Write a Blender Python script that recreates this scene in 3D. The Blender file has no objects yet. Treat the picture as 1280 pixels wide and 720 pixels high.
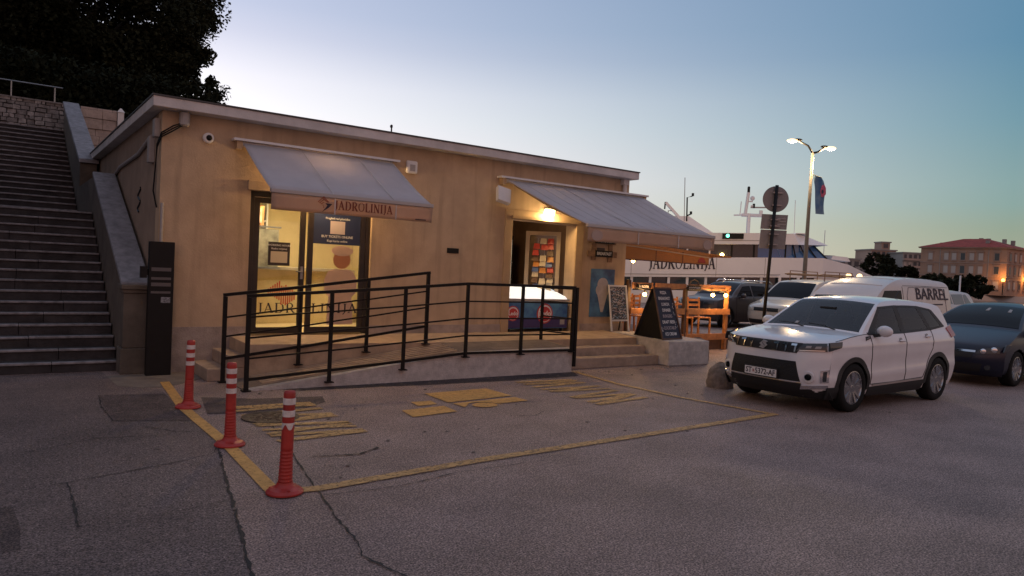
import bpy, bmesh, math, random
from math import sin, cos, pi, radians, sqrt
from mathutils import Vector, Matrix
random.seed(7)
SC = bpy.context.scene
COL = SC.collection

# ------------------------------------------------------------------ camera
F_PX, H_CAM = 903.0, 1.75
PITCH, ROLL, AZ = radians(1.65), radians(2.75), radians(54.4)
F0 = Vector((cos(AZ), sin(AZ), 0)); R0 = Vector((sin(AZ), -cos(AZ), 0)); ZU = Vector((0, 0, 1))
fw = F0 * cos(PITCH) - ZU * sin(PITCH)
u0 = ZU * cos(PITCH) + F0 * sin(PITCH)
rt = R0 * cos(ROLL) + u0 * sin(ROLL)
up = u0 * cos(ROLL) - R0 * sin(ROLL)
cam_d = bpy.data.cameras.new('camera')
cam = bpy.data.objects.new('camera', cam_d); COL.objects.link(cam)
m3 = Matrix((rt, up, -fw)).transposed()
cam.matrix_world = Matrix.Translation((0, 0, H_CAM)) @ m3.to_4x4()
cam_d.sensor_width = 36.0
cam_d.lens = 36.0 * F_PX / 1280.0
cam_d.clip_start = 0.05; cam_d.clip_end = 6000
SC.camera = cam
SC.view_settings.view_transform = 'Standard'
SC.view_settings.look = 'None'
SC.view_settings.exposure = 0.4
SC.view_settings.gamma = 1.0
SC.view_settings.use_curve_mapping = False
SC.cycles.max_bounces = 6
SC.cycles.sample_clamp_indirect = 4.0

def FR(d, u, z=0.0):            # point d metres ahead of the viewpoint and u metres to its right
    p = F0 * d + R0 * u
    return Vector((p.x, p.y, z))

def s2l(c):
    return tuple((x / 255 / 12.92) if x / 255 <= .04045 else ((x / 255 + .055) / 1.055) ** 2.4 for x in c)

# ------------------------------------------------------------------ sky and sun
SUN_AZ, SUN_EL = radians(80), radians(2.5)
w = bpy.data.worlds.new('World'); SC.world = w; w.use_nodes = True
nt = w.node_tree; nd = nt.nodes; lk = nt.links; nd.clear()
def N(tree, t, **kw):
    n = tree.nodes.new(t)
    for k, v in kw.items(): setattr(n, k, v)
    return n
tc = N(nt, 'ShaderNodeTexCoord'); sep = N(nt, 'ShaderNodeSeparateXYZ'); lk.new(tc.outputs['Generated'], sep.inputs[0])
def MATH(tree, op, a, b=None, clamp=False):
    n = N(tree, 'ShaderNodeMath', operation=op); n.use_clamp = clamp
    for i, x in enumerate((a, b)):
        if x is None: continue
        if isinstance(x, (int, float)): n.inputs[i].default_value = x
        else: tree.links.new(x, n.inputs[i])
    return n.outputs[0]
el = MATH(nt, 'ARCSINE', sep.outputs[2])
eld = MATH(nt, 'MULTIPLY', el, 180 / pi / 90, True)          # elevation 0..1 for 0..90 degrees
hx = MATH(nt, 'MULTIPLY', sep.outputs[0], cos(SUN_AZ)); hy = MATH(nt, 'MULTIPLY', sep.outputs[1], sin(SUN_AZ))
hl = MATH(nt, 'SQRT', MATH(nt, 'ADD', MATH(nt, 'ADD', MATH(nt, 'MULTIPLY', sep.outputs[0], sep.outputs[0]), MATH(nt, 'MULTIPLY', sep.outputs[1], sep.outputs[1])), 1e-5))
dot = MATH(nt, 'DIVIDE', MATH(nt, 'ADD', hx, hy), hl)
def ramp(stops):
    r = N(nt, 'ShaderNodeValToRGB'); r.color_ramp.interpolation = 'EASE' if False else 'LINEAR'
    e = r.color_ramp.elements
    while len(e) < len(stops): e.new(0.5)
    for i, (p, c) in enumerate(stops):
        e[i].position = p / 90; e[i].color = (*(q / 1.4 for q in c), 1)
    lk.new(eld, r.inputs[0]); return r.outputs[0]
SKY_SUN = ramp([(0, (1.3, 1.1, .95)), (4, (1.3, 1.15, 1.05)), (7, (1.3, 1.17, 1.2)), (11, (1.1, 1.07, 1.12)), (13, (1.0, .98, 1.07)), (16, (.72, .74, .90)), (18, (.60, .65, .84)), (24, (.45, .52, .74)), (45, (.46, .50, .68)), (90, (.40, .43, .57))])
SKY_MID = ramp([(0, (.42, .40, .27)), (4, (.30, .37, .29)), (5.6, (.26, .38, .355)), (7, (.25, .38, .38)), (11, (.18, .33, .40)), (16, (.125, .27, .40)), (24, (.12, .25, .40)), (45, (.26, .34, .48)), (90, (.40, .43, .57))])
SKY_ANTI = ramp([(0, (.60, .31, .25)), (8, (.69, .37, .29)), (18, (.58, .36, .33)), (30, (.41, .34, .38)), (45, (.35, .36, .44)), (90, (.40, .43, .57))])
def MIX(f, a, b):
    n = N(nt, 'ShaderNodeMix', data_type='RGBA'); lk.new(f, n.inputs[0]); lk.new(a, n.inputs[6]); lk.new(b, n.inputs[7]); return n.outputs[2]
ang = MATH(nt, 'ARCCOSINE', dot)
def away(d0, d1):
    n = N(nt, 'ShaderNodeMapRange'); lk.new(ang, n.inputs[0]); n.inputs[1].default_value = radians(d0); n.inputs[2].default_value = radians(d1); n.inputs[3].default_value = 1; n.inputs[4].default_value = 0; return n
mr, mr2 = away(0, 60), away(60, 150)
skyc = MIX(mr.outputs[0], MIX(mr2.outputs[0], SKY_ANTI, SKY_MID), SKY_SUN)
nish = N(nt, 'ShaderNodeTexSky', sky_type='NISHITA'); nish.sun_disc = False
nish.sun_elevation = SUN_EL; nish.sun_rotation = pi / 2 - SUN_AZ
bg1 = N(nt, 'ShaderNodeBackground'); lk.new(skyc, bg1.inputs[0]); bg1.inputs[1].default_value = 1.4 / 1.32 / .97
bg2 = N(nt, 'ShaderNodeBackground'); lk.new(nish.outputs[0], bg2.inputs[0]); bg2.inputs[1].default_value = .05
mx = N(nt, 'ShaderNodeMixShader'); mx.inputs[0].default_value = .03
lk.new(bg1.outputs[0], mx.inputs[1]); lk.new(bg2.outputs[0], mx.inputs[2])
out = N(nt, 'ShaderNodeOutputWorld'); lk.new(mx.outputs[0], out.inputs[0])

sl = bpy.data.lights.new('sun', 'SUN'); sl.energy = .12; sl.angle = radians(12); sl.color = (1, .72, .5)
so = bpy.data.objects.new('sun', sl); COL.objects.link(so)
sd = Vector((cos(SUN_AZ) * cos(SUN_EL), sin(SUN_AZ) * cos(SUN_EL), sin(SUN_EL)))
so.rotation_euler = sd.to_track_quat('Z', 'Y').to_euler()

# ------------------------------------------------------------------ materials
MATS = {}
def mat(name, col, rough=.6, metal=0.0, var=0.0, scale=6.0, bump=0.0, bscale=60.0, col2=None, coat=0.0, spec=.5, emit=None, estr=0.0, speck=0.0, stain=0.0, trans=0.0, grain=0.0, streak=0.0):
    """principled material with object-space noise for colour variation, stains, speckle and bump"""
    if name in MATS: return MATS[name]
    m = bpy.data.materials.new(name); m.use_nodes = True; t = m.node_tree; t.nodes.clear()
    o = N(t, 'ShaderNodeOutputMaterial'); b = N(t, 'ShaderNodeBsdfPrincipled'); t.links.new(b.outputs[0], o.inputs[0])
    b.inputs['Roughness'].default_value = rough; b.inputs['Metallic'].default_value = metal
    b.inputs['Specular IOR Level'].default_value = spec
    b.inputs['Coat Weight'].default_value = coat; b.inputs['Coat Roughness'].default_value = .04
    b.inputs['Transmission Weight'].default_value = trans
    b.inputs['Base Color'].default_value = (*col, 1)
    if emit:
        b.inputs['Emission Color'].default_value = (*emit, 1); b.inputs['Emission Strength'].default_value = estr
    g = N(t, 'ShaderNodeNewGeometry')
    cur = None
    def rgb(f, c1, c2):
        n = N(t, 'ShaderNodeMix', data_type='RGBA'); t.links.new(f, n.inputs[0])
        for i, c in ((6, c1), (7, c2)):
            if isinstance(c, tuple): n.inputs[i].default_value = (*c[:3], 1)
            else: t.links.new(c, n.inputs[i])
        return n.outputs[2]
    def noise(sc, det=4, ro=.6):
        n = N(t, 'ShaderNodeTexNoise'); n.inputs['Scale'].default_value = sc; n.inputs['Detail'].default_value = det; n.inputs['Roughness'].default_value = ro
        t.links.new(g.outputs['Position'], n.inputs['Vector']); return n.outputs[0]
    def mapr(v, a, bb, c=0.0, d=1.0):
        n = N(t, 'ShaderNodeMapRange'); t.links.new(v, n.inputs[0])
        for i, x in enumerate((a, bb, c, d)): n.inputs[i + 1].default_value = x
        return n.outputs[0]
    if var or col2:
        c2 = col2 or tuple(max(0, c * (1 - var)) for c in col); c1 = col if col2 else tuple(c * (1 + var * .6) for c in col)
        cur = rgb(mapr(noise(scale), .35, .68), c1, c2)
    if stain:
        cur = rgb(MATH(t, 'MULTIPLY', mapr(noise(scale * .17, 6, .65), .5, .72), stain), cur if cur else col, tuple(c * .35 for c in col))
    if streak:
        mp = N(t, 'ShaderNodeMapping'); mp.inputs['Scale'].default_value = (5, 5, .35); t.links.new(g.outputs['Position'], mp.inputs[0])
        ns = N(t, 'ShaderNodeTexNoise'); ns.inputs['Scale'].default_value = 1.3; ns.inputs['Detail'].default_value = 6; t.links.new(mp.outputs[0], ns.inputs['Vector'])
        cur = rgb(MATH(t, 'MULTIPLY', mapr(ns.outputs[0], .52, .72), streak), cur if cur else col, tuple(c * .55 for c in col))
    if speck:
        cur = rgb(MATH(t, 'MULTIPLY', mapr(noise(bscale * 1.3, 2, .5), .60, .72), speck), cur if cur else col, tuple(min(1, c * 3.2 + .02) for c in col))
    if grain:
        n = N(t, 'ShaderNodeMix', data_type='RGBA', blend_type='MULTIPLY'); n.inputs[0].default_value = 1.0
        if cur: t.links.new(cur, n.inputs[6])
        else: n.inputs[6].default_value = (*col, 1)
        gv = MATH(t, 'MULTIPLY', mapr(noise(75, 3, .7), .38, .64, .22, 1.95), mapr(noise(22, 3, .6), .35, .65, .8, 1.2))
        t.links.new(gv, n.inputs[7]); cur = n.outputs[2]
    if cur: t.links.new(cur, b.inputs['Base Color'])
    if bump:
        bn = N(t, 'ShaderNodeBump'); bn.inputs['Strength'].default_value = bump; bn.inputs['Distance'].default_value = .02
        t.links.new(noise(bscale, 5, .65), bn.inputs['Height']); t.links.new(bn.outputs[0], b.inputs['Normal'])
    MATS[name] = m; return m
def translucent(m, w_):
    """let cloth or film pass some of the light that falls on its back"""
    t = m.node_tree; b = [n for n in t.nodes if n.type == 'BSDF_PRINCIPLED'][0]; o = [n for n in t.nodes if n.type == 'OUTPUT_MATERIAL'][0]
    tr = N(t, 'ShaderNodeBsdfTranslucent'); ms = N(t, 'ShaderNodeMixShader'); ms.inputs[0].default_value = w_
    if b.inputs['Base Color'].links: t.links.new(b.inputs['Base Color'].links[0].from_socket, tr.inputs[0])
    else: tr.inputs[0].default_value = b.inputs['Base Color'].default_value
    t.links.new(b.outputs[0], ms.inputs[1]); t.links.new(tr.outputs[0], ms.inputs[2]); t.links.new(ms.outputs[0], o.inputs[0]); return m
def emat(name, col, strength, tex=None):
    if name in MATS: return MATS[name]
    return mat(name, tuple(min(1, c) for c in col), .5, emit=col, estr=strength)

M_ASPH = mat('asphalt', (.265, .193, .172), .6, var=.22, scale=1.3, bump=.9, bscale=70, speck=.5, stain=.4, spec=.3, grain=1.0)
M_ASPH2 = mat('asphalt_patch', (.10, .074, .070), .62, var=.25, scale=3, bump=.9, bscale=90, speck=.3, stain=.3, spec=.3, grain=1.0)
M_CRACK = mat('crack_tar', (.012, .011, .011), .7, bump=.5, bscale=50)
M_CONC_G = mat('worn_concrete', (.17, .14, .12), .8, var=.25, scale=5, bump=.4, bscale=60, stain=.5, speck=.2)
def worn_paint(name, col, thr=.47):
    m = mat(name, col, .65, var=.2, scale=9, bump=.4, bscale=85)
    t = m.node_tree; b = [n for n in t.nodes if n.type == 'BSDF_PRINCIPLED'][0]; o = [n for n in t.nodes if n.type == 'OUTPUT_MATERIAL'][0]
    g = N(t, 'ShaderNodeNewGeometry'); n = N(t, 'ShaderNodeTexNoise'); n.inputs['Scale'].default_value = 26; n.inputs['Detail'].default_value = 8; n.inputs['Roughness'].default_value = .75
    t.links.new(g.outputs['Position'], n.inputs['Vector'])
    r = N(t, 'ShaderNodeMapRange'); t.links.new(n.outputs[0], r.inputs[0]); r.inputs[1].default_value = thr - .05; r.inputs[2].default_value = thr + .09
    tr = N(t, 'ShaderNodeBsdfTransparent'); mxs = N(t, 'ShaderNodeMixShader'); t.links.new(r.outputs[0], mxs.inputs[0]); t.links.new(b.outputs[0], mxs.inputs[1]); t.links.new(tr.outputs[0], mxs.inputs[2])
    t.links.new(mxs.outputs[0], o.inputs[0]); return m
M_YEL = worn_paint('worn_yellow_paint', (.54, .29, .08), .60)
M_YELW = worn_paint('faded_yellow_paint', (.46, .27, .10), .55)
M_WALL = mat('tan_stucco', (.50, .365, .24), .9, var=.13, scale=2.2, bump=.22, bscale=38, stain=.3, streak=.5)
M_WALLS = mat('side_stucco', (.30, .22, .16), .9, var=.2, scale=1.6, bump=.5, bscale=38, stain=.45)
M_TRIM = mat('pale_ochre_trim', (.42, .29, .17), .8, var=.1, scale=4, bump=.2, bscale=50)
M_FASC = mat('fascia_render', (.60, .57, .55), .85, var=.15, scale=3, bump=.3, bscale=40, stain=.3)
M_PLIN = mat('grey_plinth_render', (.38, .31, .27), .9, var=.2, scale=6, bump=.7, bscale=55, stain=.7)
M_RAMPW = mat('pebbledash_ramp_wall', (.52, .47, .44), .92, var=.2, scale=9, bump=1.0, bscale=48, stain=.3, speck=.15)
M_SLAB = mat('ramp_slab', (.42, .30, .20), .75, var=.2, scale=5, bump=.35, bscale=40, stain=.35)
M_STEP = mat('stone_step', (.042, .039, .041), .88, var=.5, scale=4, bump=.6, bscale=30, stain=.8)  # stone colour lowered to carry the shade of the overhanging tree
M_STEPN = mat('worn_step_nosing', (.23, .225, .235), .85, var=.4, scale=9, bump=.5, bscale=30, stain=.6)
M_ASPHL = mat('darker_asphalt', (.160, .122, .114), .62, var=.25, scale=1.1, bump=1.0, bscale=60, speck=.5, stain=.8, spec=.3, grain=1.0)  # left-hand sheet, darker in tone than the main asphalt
M_STEPE = mat('entry_step_stone', (.38, .28, .21), .8, var=.2, scale=7, bump=.4, bscale=45, stain=.4)
M_COPE = mat('weathered_coping', (.24, .24, .26), .85, var=.3, scale=8, bump=.4, bscale=30, stain=.4)
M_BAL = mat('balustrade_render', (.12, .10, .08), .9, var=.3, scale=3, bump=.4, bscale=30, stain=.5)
M_STONE = mat('wall_stone', (.24, .225, .22), .9, var=.35, scale=7, bump=.6, bscale=25)
M_MORT = mat('wall_mortar', (.05, .047, .046), .95, var=.3, scale=7, bump=.4, bscale=25)
M_PINK = mat('pinkish_limestone', (.46, .37, .32), .85, var=.25, scale=4, bump=.5, bscale=25, stain=.3)
M_BLACK = mat('black_paint', (.008, .0075, .0075), .5, spec=.25, var=.2, scale=12)
M_RAIL = mat('black_railing_paint', (.009, .0075, .007), .5, spec=.22, var=.3, scale=20, bump=.1)
M_DFRAME = mat('dark_door_frame', (.022, .015, .012), .4, var=.2, scale=8)
M_AWN = mat('awning_fabric', (.52, .49, .51), .85, var=.06, scale=3, bump=.15, bscale=160)
M_AWNV = mat('awning_valance', (.56, .42, .33), .85, var=.06, scale=4, bump=.15, bscale=160)
translucent(M_AWN, .22); translucent(M_AWNV, .45)
M_WHITE = mat('white_paint', (.70, .69, .68), .45, var=.06, scale=6)
M_GREY = mat('grey_plastic', (.34, .32, .31), .5, var=.1, scale=9)
M_METAL = mat('galvanised_metal', (.30, .30, .31), .42, .8, var=.15, scale=15)
M_RED = mat('red_plastic', (.38, .026, .018), .45, stain=.5, var=.15, scale=14, bump=.1, bscale=40)
M_REFL = mat('white_reflective_tape', (.66, .58, .54), .5, var=.18, scale=30)
M_NAVY = mat('navy_poster', (.018, .028, .075), .45)
M_TEXT = mat('dark_navy_lettering', (.03, .02, .035), .6)
M_TEXTR = mat('maroon_lettering', (.16, .03, .02), .6)
M_CHALK = mat('chalk_white', (.75, .74, .72), .8)
M_WOOD = mat('orange_wood', (.40, .17, .06), .6, var=.3, scale=9, bump=.3, bscale=40)
M_WOODD = mat('dark_wood', (.10, .05, .028), .65, var=.3, scale=9, bump=.3, bscale=40)
M_GLASS = mat('clear_glass', (.9, .95, .95), .03, trans=1.0, spec=.5)
M_CREAM = mat('cream_interior', (.62, .50, .28), .7, var=.08, scale=3)
M_TYRE = mat('tyre_rubber', (.010, .010, .010), .85, spec=.2, bump=.3, bscale=60)
M_TRIMB = mat('black_plastic_trim', (.012, .012, .013), .55)
M_CHROME = mat('chrome', (.72, .72, .74), .12, 1.0)
M_ALLOY = mat('alloy_rim', (.36, .36, .38), .25, 1.0)
M_CGLASS = mat('car_glass', (.006, .008, .010), .03, spec=.11)
M_SEETHRU = bpy.data.materials.new('tinted_window_glass'); M_SEETHRU.use_nodes = True
def _sg():
    t = M_SEETHRU.node_tree; t.nodes.clear(); o = N(t, 'ShaderNodeOutputMaterial'); a = N(t, 'ShaderNodeBsdfTransparent'); a.inputs[0].default_value = (.58, .68, .68, 1)
    g = N(t, 'ShaderNodeBsdfGlossy'); g.inputs['Roughness'].default_value = .02; f = N(t, 'ShaderNodeFresnel'); f.inputs[0].default_value = 1.5
    m = N(t, 'ShaderNodeMixShader'); t.links.new(f.outputs[0], m.inputs[0]); t.links.new(a.outputs[0], m.inputs[1]); t.links.new(g.outputs[0], m.inputs[2]); t.links.new(m.outputs[0], o.inputs[0])
_sg()
M_LAMPG = mat('headlamp_glass', (.030, .034, .038), .06, spec=.5, coat=.3)
M_TAILR = mat('tail_lamp_red', (.32, .015, .015), .15, coat=.5)
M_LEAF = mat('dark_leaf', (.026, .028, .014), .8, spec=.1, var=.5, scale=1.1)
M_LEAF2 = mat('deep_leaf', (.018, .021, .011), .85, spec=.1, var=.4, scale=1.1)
M_BARK = mat('bark', (.08, .06, .045), .9, var=.3, scale=6, bump=.8, bscale=20)
M_SHIPW = mat('ship_white_paint', (.80, .78, .79), .4, var=.05, scale=.5)
M_SHIPG = mat('ship_glass', (.015, .022, .03), .06, spec=.8)
M_SHIPB = mat('ship_blue_glass', (.03, .10, .26), .12, spec=.9)
M_BRICKD = mat('palazzo_render', (.40, .245, .17), .9, var=.12, scale=.3)
M_ROOFR = mat('red_roof_tiles', (.30, .05, .035), .85, var=.25, scale=.8, bump=.5, bscale=4)
M_FAR = mat('far_render', (.30, .27, .25), .9, var=.15, scale=.15)
M_FAR2 = mat('far_render_warm', (.36, .25, .20), .9, var=.15, scale=.15)
M_FARD = mat('far_dark_glass', (.05, .055, .065), .3)
M_WARMB = emat('bulb_glow', (1.0, .56, .16), 26.0)
M_SODIUM = emat('street_lamp_glow', (1.0, .68, .34), 1.7)
M_ORG = emat('wall_lantern_glow', (1.0, .36, .06), 7.0)
M_GREEN = emat('green_navigation_glow', (.15, 1.0, .62), 3.0)

# ------------------------------------------------------------------ mesh helpers
class MB:
    def __init__(s): s.v = []; s.f = []
    def add(s, vs, fs):
        b = len(s.v); s.v += [tuple(v) for v in vs]; s.f += [tuple(b + i for i in f) for f in fs]; return s
    def box(s, x0, x1, y0, y1, z0, z1):
        v = [(x, y, z) for x in (x0, x1) for y in (y0, y1) for z in (z0, z1)]
        return s.add(v, [(0, 1, 3, 2), (4, 6, 7, 5), (0, 4, 5, 1), (2, 3, 7, 6), (0, 2, 6, 4), (1, 5, 7, 3)])
    def hexa(s, b4, t4):       # bottom quad, top quad, same order
        return s.add(list(b4) + list(t4), [(3, 2, 1, 0), (4, 5, 6, 7), (0, 1, 5, 4), (1, 2, 6, 5), (2, 3, 7, 6), (3, 0, 4, 7)])
    def bar(s, p, q, wx, wz=None, upv=(0, 0, 1)):
        p, q = Vector(p), Vector(q); wz = wz or wx; d = (q - p).normalized(); u = Vector(upv)
        if abs(d.dot(u)) > .98: u = Vector((0, 1, 0))
        r = d.cross(u).normalized(); u = r.cross(d).normalized()
        f = lambda c: [c - r * wx / 2 - u * wz / 2, c + r * wx / 2 - u * wz / 2, c + r * wx / 2 + u * wz / 2, c - r * wx / 2 + u * wz / 2]
        return s.hexa(f(p), f(q))
    def tube(s, pts, r, n=8, cap=True):
        pts = [Vector(p) for p in pts]; rs = r if isinstance(r, (list, tuple)) else [r] * len(pts)
        vs = []; fs = []
        for i, p in enumerate(pts):
            d = (pts[min(i + 1, len(pts) - 1)] - pts[max(i - 1, 0)]).normalized()
            u = Vector((0, 0, 1)) if abs(d.z) < .95 else Vector((1, 0, 0))
            a = d.cross(u).normalized(); b = a.cross(d).normalized()
            for k in range(n): vs.append(p + (a * cos(2 * pi * k / n) + b * sin(2 * pi * k / n)) * rs[i])
        for i in range(len(pts) - 1):
            for k in range(n): fs.append((i * n + k, i * n + (k + 1) % n, (i + 1) * n + (k + 1) % n, (i + 1) * n + k))
        if cap: fs += [tuple(range(n))[::-1], tuple((len(pts) - 1) * n + k for k in range(n))]
        return s.add(vs, fs)
    def lathe(s, c, prof, n=20, axis=(0, 0, 1)):     # prof: (radius, height)
        ax = Vector(axis).normalized(); u = Vector((1, 0, 0)) if abs(ax.x) < .9 else Vector((0, 1, 0))
        a = ax.cross(u).normalized(); b = ax.cross(a).normalized(); c = Vector(c)
        vs = []; fs = []
        for (r, h) in prof:
            for k in range(n): vs.append(c + ax * h + (a * cos(2 * pi * k / n) + b * sin(2 * pi * k / n)) * max(r, 1e-4))
        for i in range(len(prof) - 1):
            for k in range(n): fs.append((i * n + k, (i + 1) * n + k, (i + 1) * n + (k + 1) % n, i * n + (k + 1) % n))
        fs += [tuple(range(n)), tuple((len(prof) - 1) * n + k for k in range(n))[::-1]]
        return s.add(vs, fs)
    def prism(s, poly, vec):      # 3-D polygon extruded along vec
        n = len(poly); P = [Vector(p) for p in poly]; V = Vector(vec)
        nrm = Vector((0, 0, 0))
        for i in range(n): nrm += P[i].cross(P[(i + 1) % n])
        if nrm.dot(V) > 0: P = P[::-1]
        return s.add(P + [p + V for p in P], [tuple(range(n)), tuple(range(2 * n - 1, n - 1, -1))] + [(i, n + i, n + (i + 1) % n, (i + 1) % n) for i in range(n)])
    def grid(s, rows, flip=False):
        m = len(rows[0]); vs = [p for r in rows for p in r]; fs = []
        for i in range(len(rows) - 1):
            for j in range(m - 1):
                q = (i * m + j, i * m + j + 1, (i + 1) * m + j + 1, (i + 1) * m + j)
                fs.append(q[::-1] if flip else q)
        return s.add(vs, fs)
    def sphere(s, c, r, n=12, m=8, sc=(1, 1, 1)):
        c = Vector(c); rows = []
        for i in range(m + 1):
            th = pi * i / m
            rows.append([(c.x + r * sc[0] * sin(th) * cos(2 * pi * k / n), c.y + r * sc[1] * sin(th) * sin(2 * pi * k / n), c.z + r * sc[2] * cos(th)) for k in range(n + 1)])
        return s.grid(rows)
    def build(s, name, m, parent=None, smooth=False, bevel=0.0, xf=None):
        me = bpy.data.meshes.new(name)
        vs = s.v
        if xf: vs = [tuple(xf @ Vector(v)) for v in vs]
        elif parent is not None:
            l = ROOTS.get(parent.name, Vector((0, 0, 0))); vs = [(v[0] - l.x, v[1] - l.y, v[2] - l.z) for v in vs]
        me.from_pydata(vs, [], s.f); me.materials.append(m)
        if smooth: me.polygons.foreach_set('use_smooth', [True] * len(me.polygons))
        me.update()
        o = bpy.data.objects.new(name, me); COL.objects.link(o)
        if parent is not None:
            o.parent = parent; ROOTS[o.name] = ROOTS.get(parent.name, Vector((0, 0, 0)))
        if bevel:
            b = o.modifiers.new('bevel', 'BEVEL'); b.width = bevel; b.segments = 2; b.limit_method = 'ANGLE'
        return o
ROOTS = {}
def tag(o, label=None, cat=None, group=None, kind=None):
    if label: o['label'] = label
    if cat: o['category'] = cat
    if group: o['group'] = group
    if kind: o['kind'] = kind
    return o
def thing(name, label, cat, loc=(0, 0, 0), group=None, rz=0.0):
    o = bpy.data.objects.new(name, None); COL.objects.link(o); o.location = loc; o.rotation_euler = (0, 0, rz)
    o.empty_display_size = .2
    ROOTS[o.name] = Vector(loc) if not rz else Vector((0, 0, 0))
    return tag(o, label, cat, group)
def struct(mb, name, m, **k): return tag(mb.build(name, m, **k), kind='structure')
def copy_tree(o, parent=None):
    c = o.copy(); COL.objects.link(c)
    if parent is not None: c.parent = parent
    for ch in list(o.children): copy_tree(ch, c)
    return c
def poly_sheet(pts, z, name, m):
    return struct(MB().add([(x, y, z) for x, y in pts], [tuple(range(len(pts)))]), name, m)

def text_obj(s, size, name, m, parent, origin, xd, ud, bold=0.0, depth=.002, align='CENTER', sx=1.0):
    cu = bpy.data.curves.new(name, 'FONT'); cu.body = s; cu.size = 1.0; cu.align_x = align; cu.align_y = 'CENTER'; cu.resolution_u = 2
    cu.offset = bold; cu.extrude = depth / size
    t = bpy.data.objects.new('txt', cu); COL.objects.link(t)
    bpy.context.view_layer.update()
    me = bpy.data.meshes.new_from_object(t.evaluated_get(bpy.context.evaluated_depsgraph_get()))
    bpy.data.objects.remove(t)
    xd, ud = Vector(xd).normalized(), Vector(ud).normalized(); nn = xd.cross(ud)
    off = ROOTS.get(parent.name, Vector((0, 0, 0))) if parent else Vector((0, 0, 0))
    for v in me.vertices:
        p = Vector(origin) + xd * v.co.x * size * sx + ud * v.co.y * size + nn * v.co.z * size
        v.co = p - off
    me.materials.clear(); me.materials.append(m)
    o = bpy.data.objects.new(name, me); COL.objects.link(o)
    if parent: o.parent = parent; ROOTS[o.name] = off
    return o

# serif capitals from thick and thin strokes; each letter in a box one unit high
SERIF = {
 'J': (.42, [((.26, 1), (.26, .10), .13), ((.26, .10), (.10, -.16), .08), ((.12, .97), (.42, .97), .05)]),
 'A': (.80, [((.38, 1), (.10, 0), .06), ((.36, 1), (.68, 0), .13), ((.20, .34), (.58, .34), .05), ((.0, .025), (.24, .025), .05), ((.54, .025), (.82, .025), .05)]),
 'D': (.82, [((.17, 1), (.17, 0), .13), ((.05, .97), (.45, .97), .055), ((.05, .03), (.45, .03), .055), ((.45, .97), (.66, .78), .09), ((.66, .78), (.70, .5), .13), ((.70, .5), (.66, .22), .13), ((.66, .22), (.45, .03), .09)]),
 'R': (.78, [((.17, 1), (.17, 0), .13), ((.05, .97), (.42, .97), .055), ((.17, .48), (.42, .48), .055), ((.42, .97), (.57, .84), .10), ((.57, .84), (.57, .61), .13), ((.57, .61), (.42, .48), .10), ((.38, .48), (.70, .0), .13), ((.04, .025), (.31, .025), .05), ((.62, .025), (.84, .025), .05)]),
 'O': (.86, None),
 'L': (.64, [((.17, 1), (.17, 0), .13), ((.04, .97), (.31, .97), .05), ((.05, .03), (.60, .03), .06), ((.58, .0), (.60, .24), .05)]),
 'I': (.36, [((.18, 1), (.18, 0), .13), ((.04, .97), (.32, .97), .05), ((.04, .03), (.32, .03), .05)]),
 'N': (.86, [((.15, 1), (.15, 0), .06), ((.13, 1), (.70, 0), .13), ((.70, 1), (.70, 0), .06), ((.02, .97), (.24, .97), .05), ((.58, .97), (.84, .97), .05), ((.02, .03), (.28, .03), .05)]),
}
def serif_text(s, height, width, name, m, parent, origin, xd, ud, depth=.003, bold=1.0):
    """origin: middle of the baseline"""
    tot = sum(SERIF[c][0] + .06 for c in s); k = width / tot; xd, ud = Vector(xd).normalized(), Vector(ud).normalized(); nn = xd.cross(ud)
    mb = MB(); cx = -width / 2; o = Vector(origin)
    P = lambda x, y: o + xd * (cx + x * k) + ud * (y * height)
    for c in s:
        wd, st = SERIF[c]
        if st is None:
            for i in range(16):
                a, b = 2 * pi * i / 16, 2 * pi * (i + 1) / 16
                r = lambda t, q: (.42 + (.40 - q * (.13 if abs(cos(t)) > .5 else .06)) * cos(t), .5 + (.52 - q * (.06 if abs(sin(t)) > .5 else .05)) * sin(t))
                mb.prism([P(*r(a, 0)), P(*r(b, 0)), P(*r(b, 1)), P(*r(a, 1))], nn * depth)
        else:
            for i, (p, q, t) in enumerate(st):
                d = Vector((q[0] - p[0], q[1] - p[1])); n2 = Vector((-d.y, d.x)).normalized() * t * bold / 2
                mb.prism([P(p[0] + n2.x, p[1] + n2.y), P(q[0] + n2.x, q[1] + n2.y), P(q[0] - n2.x, q[1] - n2.y), P(p[0] - n2.x, p[1] - n2.y)], nn * (depth + i * 2e-4))
        cx += (wd + .06) * k
    return mb.build(name, m, parent)
def point(name, loc, energy, col, r=.05, parent=None):
    l = bpy.data.lights.new(name, 'POINT'); l.energy = energy; l.color = col; l.shadow_soft_size = r
    o = bpy.data.objects.new(name, l); COL.objects.link(o); o.location = loc
    if parent is not None:
        o.parent = parent; o.location = Vector(loc) - ROOTS.get(parent.name, Vector((0, 0, 0)))
    return o

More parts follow.
